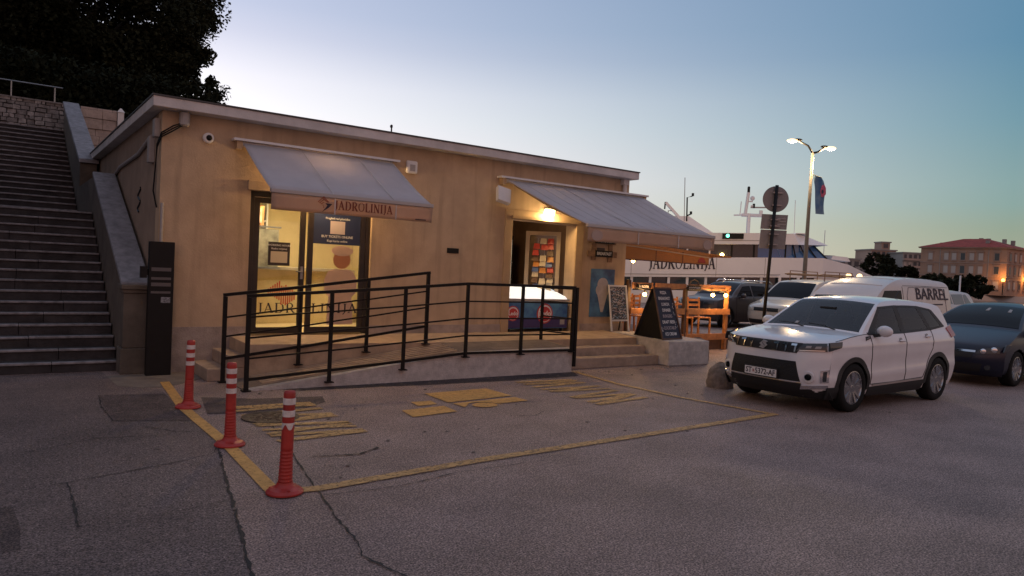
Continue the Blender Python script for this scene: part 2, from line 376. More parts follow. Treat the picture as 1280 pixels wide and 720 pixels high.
# ------------------------------------------------------------------ ground, quay and sea
QUAY = 43.5
def fr2(d, u): p = FR(d, u); return (p.x, p.y)
gq = [fr2(-90, -140), fr2(-90, 260), fr2(QUAY, 260), fr2(QUAY, -140)]
me_g = MB(); top = [(x, y, 0) for x, y in gq]; bot = [(x, y, -1.6) for x, y in gq]
me_g.hexa(bot, top)
struct(me_g, 'ground', M_ASPH)
M_WATER = mat('harbour_water', (.02, .04, .05), .12, spec=.6, bump=.25, bscale=1.2)
poly_sheet([fr2(20, -5000), fr2(20, 5000), fr2(5000, 5000), fr2(5000, -5000)], -1.25, 'water', M_WATER)
def strip_pts(pts, wd, z, name, m, jit=0.0, kind='structure'):
    mb = MB(); rows = []
    dense = []
    for i in range(len(pts) - 1):
        a, b = Vector(pts[i]).to_2d(), Vector(pts[i + 1]).to_2d(); n = max(1, int((b - a).length / .05)) if jit else 1
        for k in range(n): dense.append(a.lerp(b, k / n))
    dense.append(Vector(pts[-1]).to_2d())
    for i, p in enumerate(dense):
        d = (dense[min(i + 1, len(dense) - 1)] - dense[max(0, i - 1)]).normalized(); n = Vector((-d.y, d.x))
        o = n * random.uniform(-jit, jit); wv = wd * (random.uniform(.15, 1.15) if jit else 1)
        a, b = p + o + n * wv / 2, p + o - n * wv / 2
        rows.append([(a.x, a.y, z), (b.x, b.y, z)])
    mb.grid(rows, flip=True)
    return tag(mb.build(name, m), kind=kind)
# asphalt patches and pale concrete by the corner
poly_sheet([(1.02, 9.72), (.99, 8.22), (1.68, 7.95), (1.70, 8.8), (1.72, 9.58)], .004, 'asphalt_patch', M_ASPH2)
poly_sheet([(-.35, 5.86), (.13, 5.74), (.16, 5.3), (.15, 4.90), (-.4, 4.9)], .004, 'asphalt_patch', M_ASPH2)
poly_sheet([(1.26, 11.2), (1.29, 10.3), (1.5, 10.1), (1.78, 10.02), (2.24, 10.42), (2.36, 10.6), (2.36, 11.2)], .004, 'concrete_patch', M_CONC_G)
poly_sheet([(3.1, 9.40), (3.3, 9.22), (4.2, 9.16), (5.2, 9.06), (6.6, 8.98), (7.9, 9.02), (8.12, 9.40)], .004, 'asphalt_patch', mat('dark_strip_asphalt', (.040, .033, .038), .6, var=.3, scale=4, bump=.8, bscale=80, grain=1.0, spec=.3))  # narrow strip along the ramp foot, darker than the other patches
poly_sheet([(2.05, 9.2), (1.9, 8.2), (2.8, 8.0), (3.3, 8.4), (3.4, 8.75), (2.6, 8.88)], .004, 'asphalt_patch', M_ASPH2)
poly_sheet([(-9, 1.0), (.95, 1.5), (1.0, 3.0), (1.17, 3.95), (1.31, 4.69), (1.45, 5.54), (1.55, 6.1), (1.69, 6.85), (1.71, 8.8), (1.73, 9.9), (1.30, 10.3), (1.27, 11.2), (1.24, 11.58), (-9, 11.58)], .0022, 'darker_asphalt_strip', M_ASPHL)
# cracks
for p, wd in (([(1.69, 6.85), (1.55, 6.1), (1.45, 5.54), (1.31, 4.69), (1.17, 3.95), (1.0, 3.0)], .028), ([(2.40, 8.14), (2.33, 7.3), (2.26, 6.8), (2.12, 5.9), (2.01, 5.22), (1.90, 4.5), (1.86, 4.1), (1.80, 3.9), (1.9, 3.5), (1.8, 2.9)], .017),
              ([(.47, 6.16), (.465, 5.6), (.46, 5.14)], .022), ([(-.4, 6.0), (.06, 6.08), (.47, 6.16), (.88, 6.28), (1.3, 6.42), (1.57, 6.54), (1.66, 6.75)], .012), ([(.46, 5.14), (.82, 5.11), (1.41, 5.26)], .008),
              ([(2.0, 5.05), (2.6, 5.0), (3.2, 5.12), (4.1, 5.1)], .012), ([(1.0, 8.2), (.98, 9.0), (1.02, 9.72)], .014), ([(.98, 8.2), (1.68, 7.94)], .018), ([(8.4, 9.2), (8.9, 8.6), (9.3, 8.4), (9.9, 8.5)], .014),
              ([(9.0, 9.3), (9.7, 8.8), (10.5, 8.9)], .012), ([(5.0, 6.8), (5.25, 6.72), (5.5, 6.9), (5.8, 6.82)], .016), ([(2.3, 6.1), (2.7, 6.0), (2.95, 6.15)], .03), ([(1.2, 7.9), (1.45, 7.5), (1.68, 7.4)], .012), ([(.2, 7.2), (.8, 7.5), (1.3, 7.4)], .014)):
    strip_pts(p, wd, .0085, 'asphalt_crack', M_CRACK, jit=.008)
# painted markings
strip_pts([(1.86, 10.42), (1.74, 8.63), (1.76, 6.75), (1.71, 5.28)], .115, .009, 'yellow_line', M_YEL)
strip_pts([(1.76, 5.27), (2.03, 5.22), (3.58, 5.36), (6.08, 5.46), (8.30, 5.57)], .125, .0095, 'yellow_line', M_YELW)
strip_pts([(8.14, 9.41), (7.96, 8.18), (8.01, 6.93), (8.2, 5.88), (8.25, 5.64)], .10, .009, 'yellow_line', M_YELW)
for poly in ([(4.70, 8.46), (5.72, 8.5), (5.74, 7.9), (4.68, 7.80)], [(4.70, 7.72), (5.72, 7.80), (5.74, 7.53), (5.24, 7.50), (5.16, 7.62), (5.02, 7.68), (4.9, 7.66), (4.80, 7.54), (4.72, 7.46)], [(4.25, 7.99), (4.53, 7.98), (4.50, 7.76), (4.22, 7.74)], [(3.92, 7.58), (4.52, 7.63), (4.50, 7.28), (3.87, 7.20)],
             [(5.03 + .17 * cos(t * pi / 8), 7.49 + .135 * sin(t * pi / 8)) for t in range(16)]):
    poly_sheet(poly, .0092, 'yellow_marking', M_YEL)
def zigzag(x0, x1, ys, nm):
    for a, b, wd in ys:
        strip_pts([(x0, a), (x1, b)], wd, .0092, nm, M_YELW)
for a_, b_ in (((2.2, 8.40), (3.12, 8.22)), ((3.12, 8.05), (2.2, 7.92)), ((2.2, 7.5), (3.12, 7.72)), ((2.2, 7.24), (3.12, 7.05)), ((3.12, 6.86), (2.2, 6.74)), ((6.46, 8.60), (7.52, 8.44)), ((7.52, 8.10), (6.46, 7.98)), ((6.46, 7.5), (7.52, 7.40)), ((7.52, 7.36), (6.46, 6.98))):
    strip_pts([a_, b_], .085, .0098, 'yellow_letter_stroke', M_YELW)
zigzag(2.2, 3.12, [(8.45, 8.40, .10), (8.22, 8.30, .10), (7.98, 8.05, .11), (7.92, 7.72, .10), (7.5, 7.62, .11), (7.46, 7.24, .11), (7.05, 7.20, .11), (6.98, 6.86, .10), (6.74, 6.80, .10)], 'yellow_letter_stroke')
zigzag(6.46, 7.52, [(8.80, 8.72, .11), (8.60, 8.62, .10), (8.36, 8.44, .10), (8.16, 8.10, .10), (7.98, 7.86, .10), (7.5, 7.72, .11), (7.46, 7.40, .10), (7.14, 7.36, .11), (6.98, 7.12, .10)], 'yellow_letter_stroke')
# cast iron manhole cover flush with the asphalt
mh = thing('manhole_cover', 'round rusty cast iron manhole cover sunk in the asphalt beside the red posts', 'manhole cover', (2.45, 7.78, 0))
M_IRON = mat('rusty_iron', (.07, .05, .04), .6, .4, var=.4, scale=20, bump=.6, bscale=60)
MB().lathe((2.45, 7.78, .004), [(.30, 0), (.30, .010), (.25, .010), (.25, .006)], 32).build('rim', M_IRON, mh)
c = MB().lathe((2.45, 7.78, .003), [(.245, 0), (.245, .006)], 32)
for r in (.07, .13, .19):
    for k in range(10):
        a = 2 * pi * k / 10 + r * 9
        c.box(2.45 + r * cos(a) - .016, 2.45 + r * cos(a) + .016, 7.78 + r * sin(a) - .016, 7.78 + r * sin(a) + .016, .006, .015)
c.build('lid', M_IRON, mh)

# litter and dead leaves along the step foot
rub = MB(); rl = random.Random(3)
for k in range(130):
    if k < 70: x, y = rl.uniform(2.7, 11.4), 9.36 - abs(rl.gauss(0, .10))
    else: x, y = rl.uniform(.3, 11), rl.uniform(4.5, 9.3)
    s = rl.uniform(.008, .028); a = rl.uniform(0, pi); dx, dy = cos(a) * s, sin(a) * s
    rub.hexa([(x - dx, y - dy, .006), (x + dy, y - dx, .006), (x + dx, y + dy, .006), (x - dy, y + dx, .006)], [(x - dx * .7, y - dy * .7, .006 + s * .35), (x + dy * .6, y - dx * .6, .006 + s * .5), (x + dx * .7, y + dy * .7, .006 + s * .3), (x - dy * .6, y + dx * .6, .006 + s * .3)])
tag(rub.build('litter', M_CONC_G), kind='stuff')

# ------------------------------------------------------------------ ticket office building
BX0, BX1, BY, BY1 = 1.86, 10.99, 11.22, 19.4
D1 = (3.11, 5.10, .52, 2.72)        # door openings x0 x1 z0 z1
D2 = (7.96, 9.55, .50, 2.66)
bld = thing('ticket_office', 'low flat roofed tan building with two lit doorways behind the ramp', 'building', (BX0, BY, 0))
PL = .66
fwll = MB()
for x0, x1, z0, z1 in ((BX0, D1[0], PL, 3.72), (D1[1], D2[0], PL, 3.72), (D2[1], BX1, PL, 3.72), (D1[0], D1[1], D1[3], 3.72), (D2[0], D2[1], D2[3], 3.72)):
    fwll.box(x0, x1, BY, BY + .30, z0, z1)
fwll.build('front_wall', M_WALL, bld)
for x0, x1 in ((BX0 - .012, D1[0]), (D1[1], D2[0] - .172), (D2[1] + .202, BX1 + .012)): MB().box(x0, x1, BY - .014, BY + .30, 0, PL).build('plinth', M_PLIN, bld)
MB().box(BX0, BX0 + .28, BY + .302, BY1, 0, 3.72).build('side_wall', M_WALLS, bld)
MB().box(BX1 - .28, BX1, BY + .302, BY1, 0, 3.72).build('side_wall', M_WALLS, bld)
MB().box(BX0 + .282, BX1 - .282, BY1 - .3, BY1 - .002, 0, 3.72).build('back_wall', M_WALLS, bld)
MB().box(1.70, 11.02, 10.97, BY1 + .15, 3.722, 3.862).build('roof_slab', M_FASC, bld, bevel=.008)
MB().box(1.685, 11.035, 10.955, BY1 + .165, 3.864, 3.885).build('roof_flashing', mat('lead_flashing', (.09, .085, .085), .6, .5, var=.2), bld)
MB().box(D1[0] - .055, D1[1] + .04, BY - .05, BY + .1, D1[3] + .003, D1[3] + .15).build('door_lintel', M_WALL, bld, bevel=.006)
# surround of the right doorway
sr = MB()
sr.box(D2[0] - .17, D2[0] - .002, BY - .035, BY + .25, .5, D2[3] + .19).box(D2[1] + .002, D2[1] + .20, BY - .035, BY + .25, .5, D2[3] + .19).box(D2[0], D2[1], BY - .033, BY + .25, D2[3] + .002, D2[3] + .188)
sr.build('doorway_surround', M_TRIM, bld, bevel=.006)
MB().box(D2[0] - .03, D2[1] + .03, BY - .07, BY - .034, D2[3] + .02, D2[3] + .075).build('lamp_shelf', M_TRIM, bld)
# rooms
def room(x0, x1, y0, y1, z0, z1, m, mf, mc, nm):
    MB().box(x0, x1, y1, y1 + .05, z0, z1).build(nm + '_back_wall', m, bld)
    MB().box(x0 - .05, x0 - .002, y0, y1, z0, z1).build(nm + '_left_wall', m, bld)
    MB().box(x1 + .002, x1 + .05, y0, y1, z0, z1).build(nm + '_right_wall', m, bld)
    MB().box(x0, x1, y0, y1, z0 - .06, z0 - .002).build(nm + '_floor', mf, bld)
    MB().box(x0, x1, y0, y1, z1 + .002, z1 + .05).build(nm + '_ceiling', mc, bld)
room(2.4, 6.2, BY + .305, 14.6, .52, 3.1, M_CREAM, mat('beige_tiles', (.45, .35, .22), .4), M_CREAM, 'office')
M_BROWN = mat('brown_bar_interior', (.16, .09, .05), .7, var=.2, scale=3)
room(7.2, 10.6, BY + .305, 14.8, .5, 3.0, M_BROWN, mat('brown_tiles', (.12, .08, .05), .35), M_BROWN, 'cafe')

# ticket office lamp, counter, shelves
cl = thing('ceiling_lamp', 'bright square ceiling lamp inside the ticket office', 'ceiling lamp', (4.2, 12.7, 3.08))
MB().box(3.3, 5.0, 12.35, 12.95, 3.06, 3.09).build('lamp_frame', M_WHITE, cl)
MB().box(3.34, 4.96, 12.39, 12.91, 3.045, 3.058).build('diffuser', emat('office_lamp_glow', (1.0, .80, .46), 5), cl)
al = bpy.data.lights.new('office_light', 'AREA'); al.energy = 70; al.size = 1.5; al.size_y = .5; al.shape = 'RECTANGLE'; al.color = (1, .76, .40)
ao = bpy.data.objects.new('office_light', al); COL.objects.link(ao); ao.parent = cl; ao.location = (0, 0, -.06)
ct = thing('service_counter', 'pale service counter inside the ticket office behind the glass doors', 'counter', (4.3, 13.4, .52))
MB().box(3.2, 5.6, 13.2, 13.7, .52, 1.5).build('counter_front', mat('counter_laminate', (.60, .48, .28), .5, var=.1), ct)
MB().box(3.15, 5.65, 13.12, 13.75, 1.502, 1.55).build('counter_top', mat('counter_top', (.35, .30, .25), .35), ct)
sh = thing('wall_shelf', 'cream shelf unit with papers against the ticket office back wall', 'shelf', (3.5, 14.4, .52))
for z in (1.7, 2.05, 2.4): MB().box(2.7, 4.3, 14.3, 14.58, z, z + .03).build('shelf_board', M_WHITE, sh)
for x in (2.7, 3.5, 4.27): MB().box(x, x + .03, 14.28, 14.585, .52, 2.8).build('shelf_side', M_WHITE, sh)
rnd = random.Random(11)
pp = MB()
for z in (1.73, 2.08, 2.43):
    x = 2.78
    while x < 4.2:
        wd = rnd.uniform(.03, .1)
        if rnd.random() < .7 and not 3.44 < x + wd and x < 3.56 or x > 3.56: pp.box(x, x + wd, 14.34, 14.5, z, z + rnd.uniform(.12, .26))
        x += wd + .012
pp.build('folders', mat('folders', (.32, .26, .2), .6, var=.9, scale=8), sh)
pf = thing('framed_picture', 'small framed red picture on the ticket office back wall', 'picture', (3.62, 12.2, 2.35))
MB().box(3.45, 3.85, 13.02, 13.05, 2.28, 2.62).build('frame', M_WOOD, pf)
MB().box(3.49, 3.81, 13.012, 13.019, 2.32, 2.58).build('print', mat('red_print', (.5, .16, .1), .6, col2=(.7, .6, .5), scale=9), pf)
MB().tube([(3.65, 13.03, 2.62), (3.65, 13.03, 3.1)], .006, 5).build('wire', M_GREY, pf)
nb = thing('notice_board', 'grey glass notice board hanging inside the ticket office', 'notice board', (3.6, 12.6, 1.5))
MB().box(3.40, 4.1, 12.95, 12.98, 1.55, 2.22).build('board', mat('board_grey', (.25, .24, .2), .4, var=.5, scale=6), nb)
for z in (2.24, 1.52): MB().box(3.36, 4.14, 12.94, 12.99, z, z + .03).build('board_rail', M_METAL, nb)

# glass double door
dr = thing('glass_door', 'dark framed glass double door with ferry stickers under the small awning', 'door', (4.1, BY + .06, D1[2]))
fy0, fy1 = BY + .06, BY + .13
fr_ = MB(); x0, x1, z0, z1 = D1
fr_.box(x0, x0 + .075, fy0, fy1, z0, z1).box(x1 - .075, x1, fy0, fy1, z0, z1).box(x0 + .075, x1 - .075, fy0 + .001, fy1 - .001, z1 - .08, z1 - .001)
fr_.build('door_frame', M_DFRAME, dr)
def leaf(a, b, nm, px):
    m = MB(); t = .085
    m.box(a, a + t, fy0 + .01, fy1 - .015, z0 + .02, z1 - .085).box(b - t, b, fy0 + .01, fy1 - .015, z0 + .02, z1 - .085)
    m.box(a + t, b - t, fy0 + .012, fy1 - .017, z0 + .02, z0 + .115).box(a + t, b - t, fy0 + .012, fy1 - .017, z1 - .17, z1 - .085)
    l = m.build('door_leaf', M_DFRAME, dr)
    MB().box(a + t, b - t, fy0 + .03, fy0 + .038, z0 + .115, z1 - .17).build('pane', M_GLASS, l)
    return l
lf = leaf(3.19, 4.00, 'left', 0); rf = leaf(4.045, 5.02, 'right', 0)
hd = MB().tube([(3.955, fy0 - .0, 1.52), (3.955, fy0 - .05, 1.52), (3.85, fy0 - .05, 1.52)], .011, 8).box(3.935, 3.975, fy0, fy0 + .009, 1.40, 1.60)
hd.build('handle', M_METAL, lf)
sy = fy0 + .026
MB().box(4.132, 4.934, sy - .001, sy + .003, 1.98, 2.54).build('poster', M_NAVY, rf)
for s, sz, z in (('Pregled red plovidbe', .05, 2.40), ('BUY TICKETS ONLINE', .055, 2.105), ('Kupi karte online', .05, 2.035)):
    text_obj(s, sz, 'poster_text', M_CHALK, rf, (4.535, sy - .003, z), (1, 0, 0), (0, 0, 1), depth=.001)
MB().box(4.41, 4.66, sy - .0035, sy - .0015, 2.15, 2.36).build('pale_label', mat('pale_label', (.42, .36, .36), .6), rf)
# plain pale figure-sized decal, no character drawn
pd = MB(); o = [(4.40, .67), (4.86, .67), (4.84, 1.02), (4.82, 1.12), (4.90, 1.2), (4.905, 1.40), (4.84, 1.54), (4.74, 1.58), (4.5, 1.58), (4.40, 1.54), (4.34, 1.40), (4.345, 1.2), (4.43, 1.12), (4.42, 1.02)]
pd.prism([(x, sy - .001, z) for x, z in o], (0, .004, 0)); pd.build('pale_decal', translucent(mat('pale_decal', (.66, .50, .42), .6, var=.05), .45), rf)
cap_ = MB().prism([(4.63 + .15 * cos(t * pi / 10), sy - .001, 1.735 + .15 * sin(t * pi / 10)) for t in range(20)], (0, .004, 0)); cap_.build('tan_round_decal', translucent(mat('tan_decal', (.48, .23, .13), .6), .4), rf)
cp2 = MB().prism([(4.63 + .19 * cos(t * pi / 10), sy - .003, 1.88 + .085 * sin(t * pi / 10)) for t in range(20)], (0, .0015, 0)); cp2.build('pale_oval_decal', MATS['pale_decal'], rf)
MB().box(3.425, 3.765, sy - .001, sy + .003, 1.60, 1.965).build('opening_hours_sign', mat('hours_black', (.03, .022, .022), .5), lf)
MB().box(3.465, 3.725, sy - .0035, sy - .0015, 1.645, 1.82).build('hours_card', mat('hours_card', (.55, .47, .33), .6), lf)
for s, z in (('WORKING HOURS', 1.915), ('Radno vrijeme', 1.862)): text_obj(s, .042, 'hours_text', M_CHALK, lf, (3.595, sy - .003, z), (1, 0, 0), (0, 0, 1), depth=.001)
# striped red diamond and lettering across both panes
rd = MB()
for k in range(13):
    x = 3.44 + k * .034; h = .17 * (1 - abs(k - 5.5) / 7.2) if k < 7 else .17 * (1 - abs(k - 8) / 7)
    zc = 1.17 + (.03 if k < 6 else -.04)
    rd.box(x, x + .021, sy - .001, sy + .002, zc - h * .9, zc + h)
rd.build('red_striped_emblem', mat('red_decal', (.5, .05, .03), .5), lf)
serif_text('JADR', .155, .60, 'door_lettering', M_TEXT, lf, (3.59, sy, .86), (1, 0, 0), (0, 0, 1), depth=-.003)
serif_text('LINIJA', .155, .80, 'door_lettering', M_TEXT, rf, (4.54, sy - .004, .86), (1, 0, 0), (0, 0, 1), depth=.002)

# cafe doorway: open leaf, ice cream freezer, stand
dl = thing('open_door', 'pale framed glass door standing open inside the right doorway', 'door', (9.1, 12.0, .5))
def leafbox(ax, ay, bx, by, z0, z1, t, nm, par):
    a, b = Vector((ax, ay, 0)), Vector((bx, by, 0)); d = (b - a).normalized()
    m = MB()
    for p, q in ((a, a + d * t), (b - d * t, b)): m.bar((p.x + d.x * t / 2 * 0, p.y, (z0 + z1) / 2), (q.x, q.y, (z0 + z1) / 2), .05, z1 - z0)
    for z in (z0 + t / 2, z1 - t / 2): m.bar((a.x + d.x * t, a.y + d.y * t, z), (b.x - d.x * t, b.y - d.y * t, z), .046, t)
    l = m.build('door_leaf', mat('pale_door_frame', (.46, .36, .25), .5), par)
    MB().bar((a.x + d.x * t, a.y + d.y * t, (z0 + z1) / 2), (b.x - d.x * t, b.y - d.y * t, (z0 + z1) / 2), .008, z1 - z0 - 2 * t).build('pane', M_GLASS, l)
    return l
leafbox(9.00, 12.15, 9.50, 11.62, .5, 2.52, .08, 'l', dl)
fz = thing('ice_cream_freezer', 'blue and navy ice cream freezer with lit white lid in the right doorway', 'freezer', (8.75, 11.2, .5))
FX0, FX1, FY0, FY1 = 7.99, 9.5, 11.28, 11.92
M_FZB = mat('freezer_blue_print', (.03, .10, .30), .4, col2=(.10, .30, .48), scale=3.5)
MB().box(FX0, FX1, FY0, FY1, .56, 1.12).build('cabinet', M_FZB, fz, bevel=.02)
MB().box(FX0 + .01, FX1 - .01, FY0 - .004, FY0 - .0005, .58, .78).build('lower_panel', mat('freezer_purple', (.045, .03, .13), .4), fz)
MB().hexa([(FX0, FY0, 1.122), (FX1, FY0, 1.122), (FX1, FY1, 1.122), (FX0, FY1, 1.122)], [(FX0 + .03, FY0 + .06, 1.20), (FX1 - .03, FY0 + .06, 1.20), (FX1 - .03, FY1, 1.36), (FX0 + .03, FY1, 1.36)]).build('lid', emat('freezer_lid_glow', (.9, .95, 1.0), .55), fz)
MB().box(FX0 - .01, FX1 + .01, FY0 - .03, FY0 - .005, 1.10, 1.15).build('front_handle_rail', M_GREY, fz)
for cx, r in ((8.90, .20), (8.12, .15)):
    MB().lathe((cx, FY0 - .005, .86), [(r, 0), (r, .004)], 24, (0, -1, 0)).build('red_round_logo', mat('logo_red', (.50, .04, .04), .4), fz)
    MB().lathe((cx, FY0 - .0092, .86), [(r * .86, 0), (r * .86, .003)], 24, (0, -1, 0)).build('white_round_logo', M_WHITE, fz)
    MB().lathe((cx, FY0 - .0124, .85), [(r * .74, 0), (r * .74, .003)], 24, (0, -1, 0)).build('red_round_logo', MATS['logo_red'], fz)
    text_obj('Ledo', r * .72, 'logo_text', M_CHALK, fz, (cx, FY0 - .0165, .86), (1, 0, 0), (0, 0, 1), bold=.02, depth=.001)
MB().box(9.30, 9.42, FY0 - .007, FY0 - .0045, .64, .76).build('energy_label', M_GREY, fz)
for x in (FX0 + .1, FX1 - .1):
    for y in (FY0 + .08, FY1 - .08): MB().lathe((x, y, .5), [(.03, 0), (.03, .06)], 10).build('foot', M_BLACK, fz)
sn = thing('snack_rack', 'rack of red and orange snack bags hanging on the open door', 'snack rack', (9.0, 11.9, 1.0))
for a_ in (.24, .38, .52): MB().bar((9.00 + .686 * a_, 12.15 - .727 * a_ - .035, 1.1), (9.00 + .686 * a_, 12.15 - .727 * a_ - .035, 2.38), .012).build('hanging_strip', M_GREY, sn)
rs = random.Random(5)
PK = [mat('snack_red', (.55, .06, .04), .4), mat('snack_orange', (.62, .25, .05), .4), mat('snack_cream', (.65, .55, .38), .5), mat('snack_blue', (.10, .16, .35), .4), mat('snack_brown', (.16, .09, .05), .5)]
for j in range(11):
    for i in range(3):
        z = 1.1 + j * .115
        dn = Vector((.686, -.727, 0)).normalized(); nn_ = Vector((-.727, -.686, 0)).normalized()
        hp = Vector((9.00, 12.15, 0)) + dn * (.17 + i * .145 + rs.uniform(-.02, .02)) + nn_ * (.03 + i % 2 * .012)
        z += rs.uniform(-.02, .02)
        if rs.random() < .10: continue
        pm = PK[0 if (j > 7 and rs.random() < .62) else rs.choice((1, 2, 2, 3, 0, 4, 4))]
        b = MB(); g_ = lambda a, o, zz: tuple(hp + dn * a + nn_ * o + ZU * zz)
        b.hexa([g_(0, .06, z), g_(.135, .05, z), g_(.135, 0, z), g_(0, 0, z)], [g_(.01, .015, z + .115), g_(.125, .015, z + .115), g_(.125, 0, z + .115), g_(.01, 0, z + .115)]); b.build('snack_bag', pm, sn)
bf = thing('drinks_fridge', 'lit glass fronted drinks fridge at the back of the cafe', 'fridge', (9.6, 14.2, .5))
MB().box(9.25, 10.0, 14.0, 14.7, .5, 2.5).build('cabinet', M_BLACK, bf)
MB().box(9.3, 9.95, 13.985, 13.998, .7, 2.4).build('lit_door', emat('fridge_glow', (1, .88, .66), .9), bf)
for z in (1.05, 1.45, 1.85):
    MB().box(9.3, 9.95, 13.93, 13.983, z, z + .02).build('shelf', M_GREY, bf)
    for k in range(6): MB().lathe((9.36 + k * .105, 13.955, z + .022), [(.03, 0), (.03, .15), (.012, .2), (.012, .24)], 8).build('bottle', PK[(k + int(z * 10)) % 5], bf)
bc = thing('bar_counter', 'dark bar counter with bottles along the cafe left wall', 'counter', (7.6, 12.9, .5))
MB().box(7.3, 8.3, 12.7, 13.2, .5, 1.62).build('counter_body', M_WOODD, bc)
MB().box(7.25, 8.35, 12.62, 13.25, 1.622, 1.67).build('counter_top', M_BLACK, bc)
for k in range(5): MB().lathe((7.45 + k * .16, 12.9, 1.672), [(.035, 0), (.035, .17), (.013, .23), (.013, .29)], 8).build('bottle', PK[k % 4], bc)
tl = thing('table_lamp', 'small orange lamp glowing on the bar counter', 'lamp', (8.02, 12.75, 1.68))
MB().lathe((8.02, 12.75, 1.672), [(.05, 0), (.05, .015), (.01, .02), (.01, .14)], 10).build('base', M_BLACK, tl)
MB().lathe((8.02, 12.75, 1.80), [(.055, 0), (.05, .28)], 12).build('shade', emat('shade_glow', (1, .42, .10), 1.6), tl)
point('cafe_light', (8.5, 12.6, 2.9), 26, (1, .68, .36), .15)

# wall fittings
lw = thing('wall_lamp', 'small lit wall lamp glowing above the right doorway under the awning', 'wall lamp', (8.78, BY - .05, 2.86))
MB().box(8.70, 8.86, BY - .06, BY - .001, 2.87, 2.93).build('bracket', M_GREY, lw)
MB().box(8.68, 8.88, BY - .13, BY - .055, 2.80, 2.90).build('glowing_glass', emat('wall_lamp_glow', (1, .72, .34), 22.0), lw)
point('wall_lamp_light', (8.78, BY - .16, 2.78), 34, (1, .66, .28), .05, lw)
lw2 = thing('wall_lamp', 'warm wall lamp tucked up under the smaller lettered awning', 'wall lamp', (4.2, BY - .05, 3.0))
MB().box(4.1, 4.3, BY - .06, BY - .001, 3.05, 3.11).build('bracket', M_GREY, lw2)
MB().box(4.08, 4.32, BY - .13, BY - .055, 2.97, 3.07).build('glowing_glass', MATS['wall_lamp_glow'], lw2)
point('wall_lamp_light', (4.2, BY - .18, 2.94), 52, (1, .62, .28), .04, lw2)
cm = thing('dome_camera', 'white round dome camera high on the facade near the left corner', 'security camera', (2.47, BY, 3.41))
MB().lathe((2.47, BY, 3.41), [(.075, 0), (.075, .05), (.06, .06)], 20, (0, -1, 0)).build('housing', M_WHITE, cm, smooth=False)
MB().sphere((2.475, BY - .055, 3.41), .043).build('lens_dome', M_BLACK, cm, smooth=True)
ab = thing('alarm_siren', 'white rounded alarm box on the facade right of the small awning', 'alarm box', (5.77, BY, 3.38))
MB().box(5.665, 5.875, BY - .07, BY - .001, 3.27, 3.49).build('cover', M_WHITE, ab, bevel=.03)
MB().box(5.72, 5.82, BY - .076, BY - .0705, 3.31, 3.42).build('strobe_window', M_GREY, ab)
jb = thing('cable_box', 'grey cylindrical cable box below the roof edge at the left corner', 'cable box', (2.11, BY, 3.6))
MB().lathe((2.13, BY - .09, 3.52), [(.05, 0), (.07, .02), (.07, .19), (.05, .2)], 14).build('can', M_GREY, jb)
for k in range(3):
    MB().tube([(2.10, BY - .1, 3.56 - k * .02), (1.98, BY - .12, 3.50 - k * .035), (1.85, BY - .03, 3.40 - k * .03), (1.82, BY + .1, 3.25 - k * .02), (1.83, BY + .25, 2.95), (1.82, BY + .3, 2.6), (1.84, BY + .12, 2.36)], .011, 6).build('cable', M_BLACK, jb)
for i, (y, z0, z1) in enumerate(((BY + .22, 3.36, 3.62), (BY + .62, 3.03, 3.42))):
    e = thing('junction_box', ('small grey junction box on the side wall close to the roof corner', 'longer grey junction box lower on the dark side wall')[i], 'junction box', (BX0, y, z0))
    MB().box(BX0 - .07, BX0 - .001, y - .09, y + .09, z0, z1).build('box', M_GREY, e, bevel=.006)
    MB().box(BX0 - .076, BX0 - .0705, y - .08, y + .08, z0 + .01, z1 - .01).build('lid', M_GREY, e)
tag(MB().tube([(BX0 - .03, BY + .7, 3.42), (BX0 - .03, 13.1, 3.28), (BX0 - .03, 15.2, 3.25), (BX0 - .03, 16.6, 3.05), (BX0 - .03, 16.9, 2.6)], .03, 8).build('conduit', M_GREY), 'grey conduit running along the dark side wall under the roof', 'conduit')
tag(MB().tube([(BX0 + .03, BY - .025, 1.86), (BX0 + .03, BY - .025, 2.42)], .022, 8).build('cable_duct', M_GREY), 'short grey cable duct on the wall corner above the black pylon', 'cable duct')
gf = MB(); gp = [Vector((BX0 - .004, 13.0 + .13 * sin(t * .9), 2.35 + t * .03)) for t in range(14)]
tag(MB().tube(gp, .018, 4).build('graffiti_scrawl', M_BLACK), 'black graffiti scrawl sprayed on the side wall', 'graffiti')
tag(MB().box(6.56, 6.80, BY - .02, BY - .001, 1.95, 2.04).build('wall_vent', M_BLACK, bevel=.004), 'small black rectangular vent on the facade between the doorways', 'vent')
fl = thing('floodlight', 'white tilted floodlight on the wall at the large awning left end', 'floodlight', (7.55, BY - .1, 3.1))
bx_ = MB(); bx_.hexa([(7.42, BY - .30, 2.98), (7.66, BY - .34, 2.92), (7.66, BY - .26, 2.88), (7.42, BY - .22, 2.94)], [(7.46, BY - .22, 3.24), (7.72, BY - .26, 3.18), (7.72, BY - .18, 3.14), (7.46, BY - .14, 3.20)])
bx_.build('lamp_body', M_WHITE, fl)
MB().tube([(7.58, BY, 3.2), (7.58, BY - .16, 3.16)], .015, 6).build('arm', M_GREY, fl)
tag(MB().box(10.15, 10.36, BY - .02, BY - .001, 2.13, 2.24).build('wall_plaque', mat('dark_plaque', (.05, .03, .02), .5), bevel=.004), 'small dark plaque on the wall under the cafe signs', 'plaque')
dp = thing('downpipe', 'short brown downpipe at the right end under the roof edge', 'downpipe', (10.8, BY - .05, 3.4))
MB().tube([(10.80, BY - .06, 3.72), (10.80, BY - .06, 3.0)], .045, 10).build('pipe', M_FASC, dp, smooth=True)
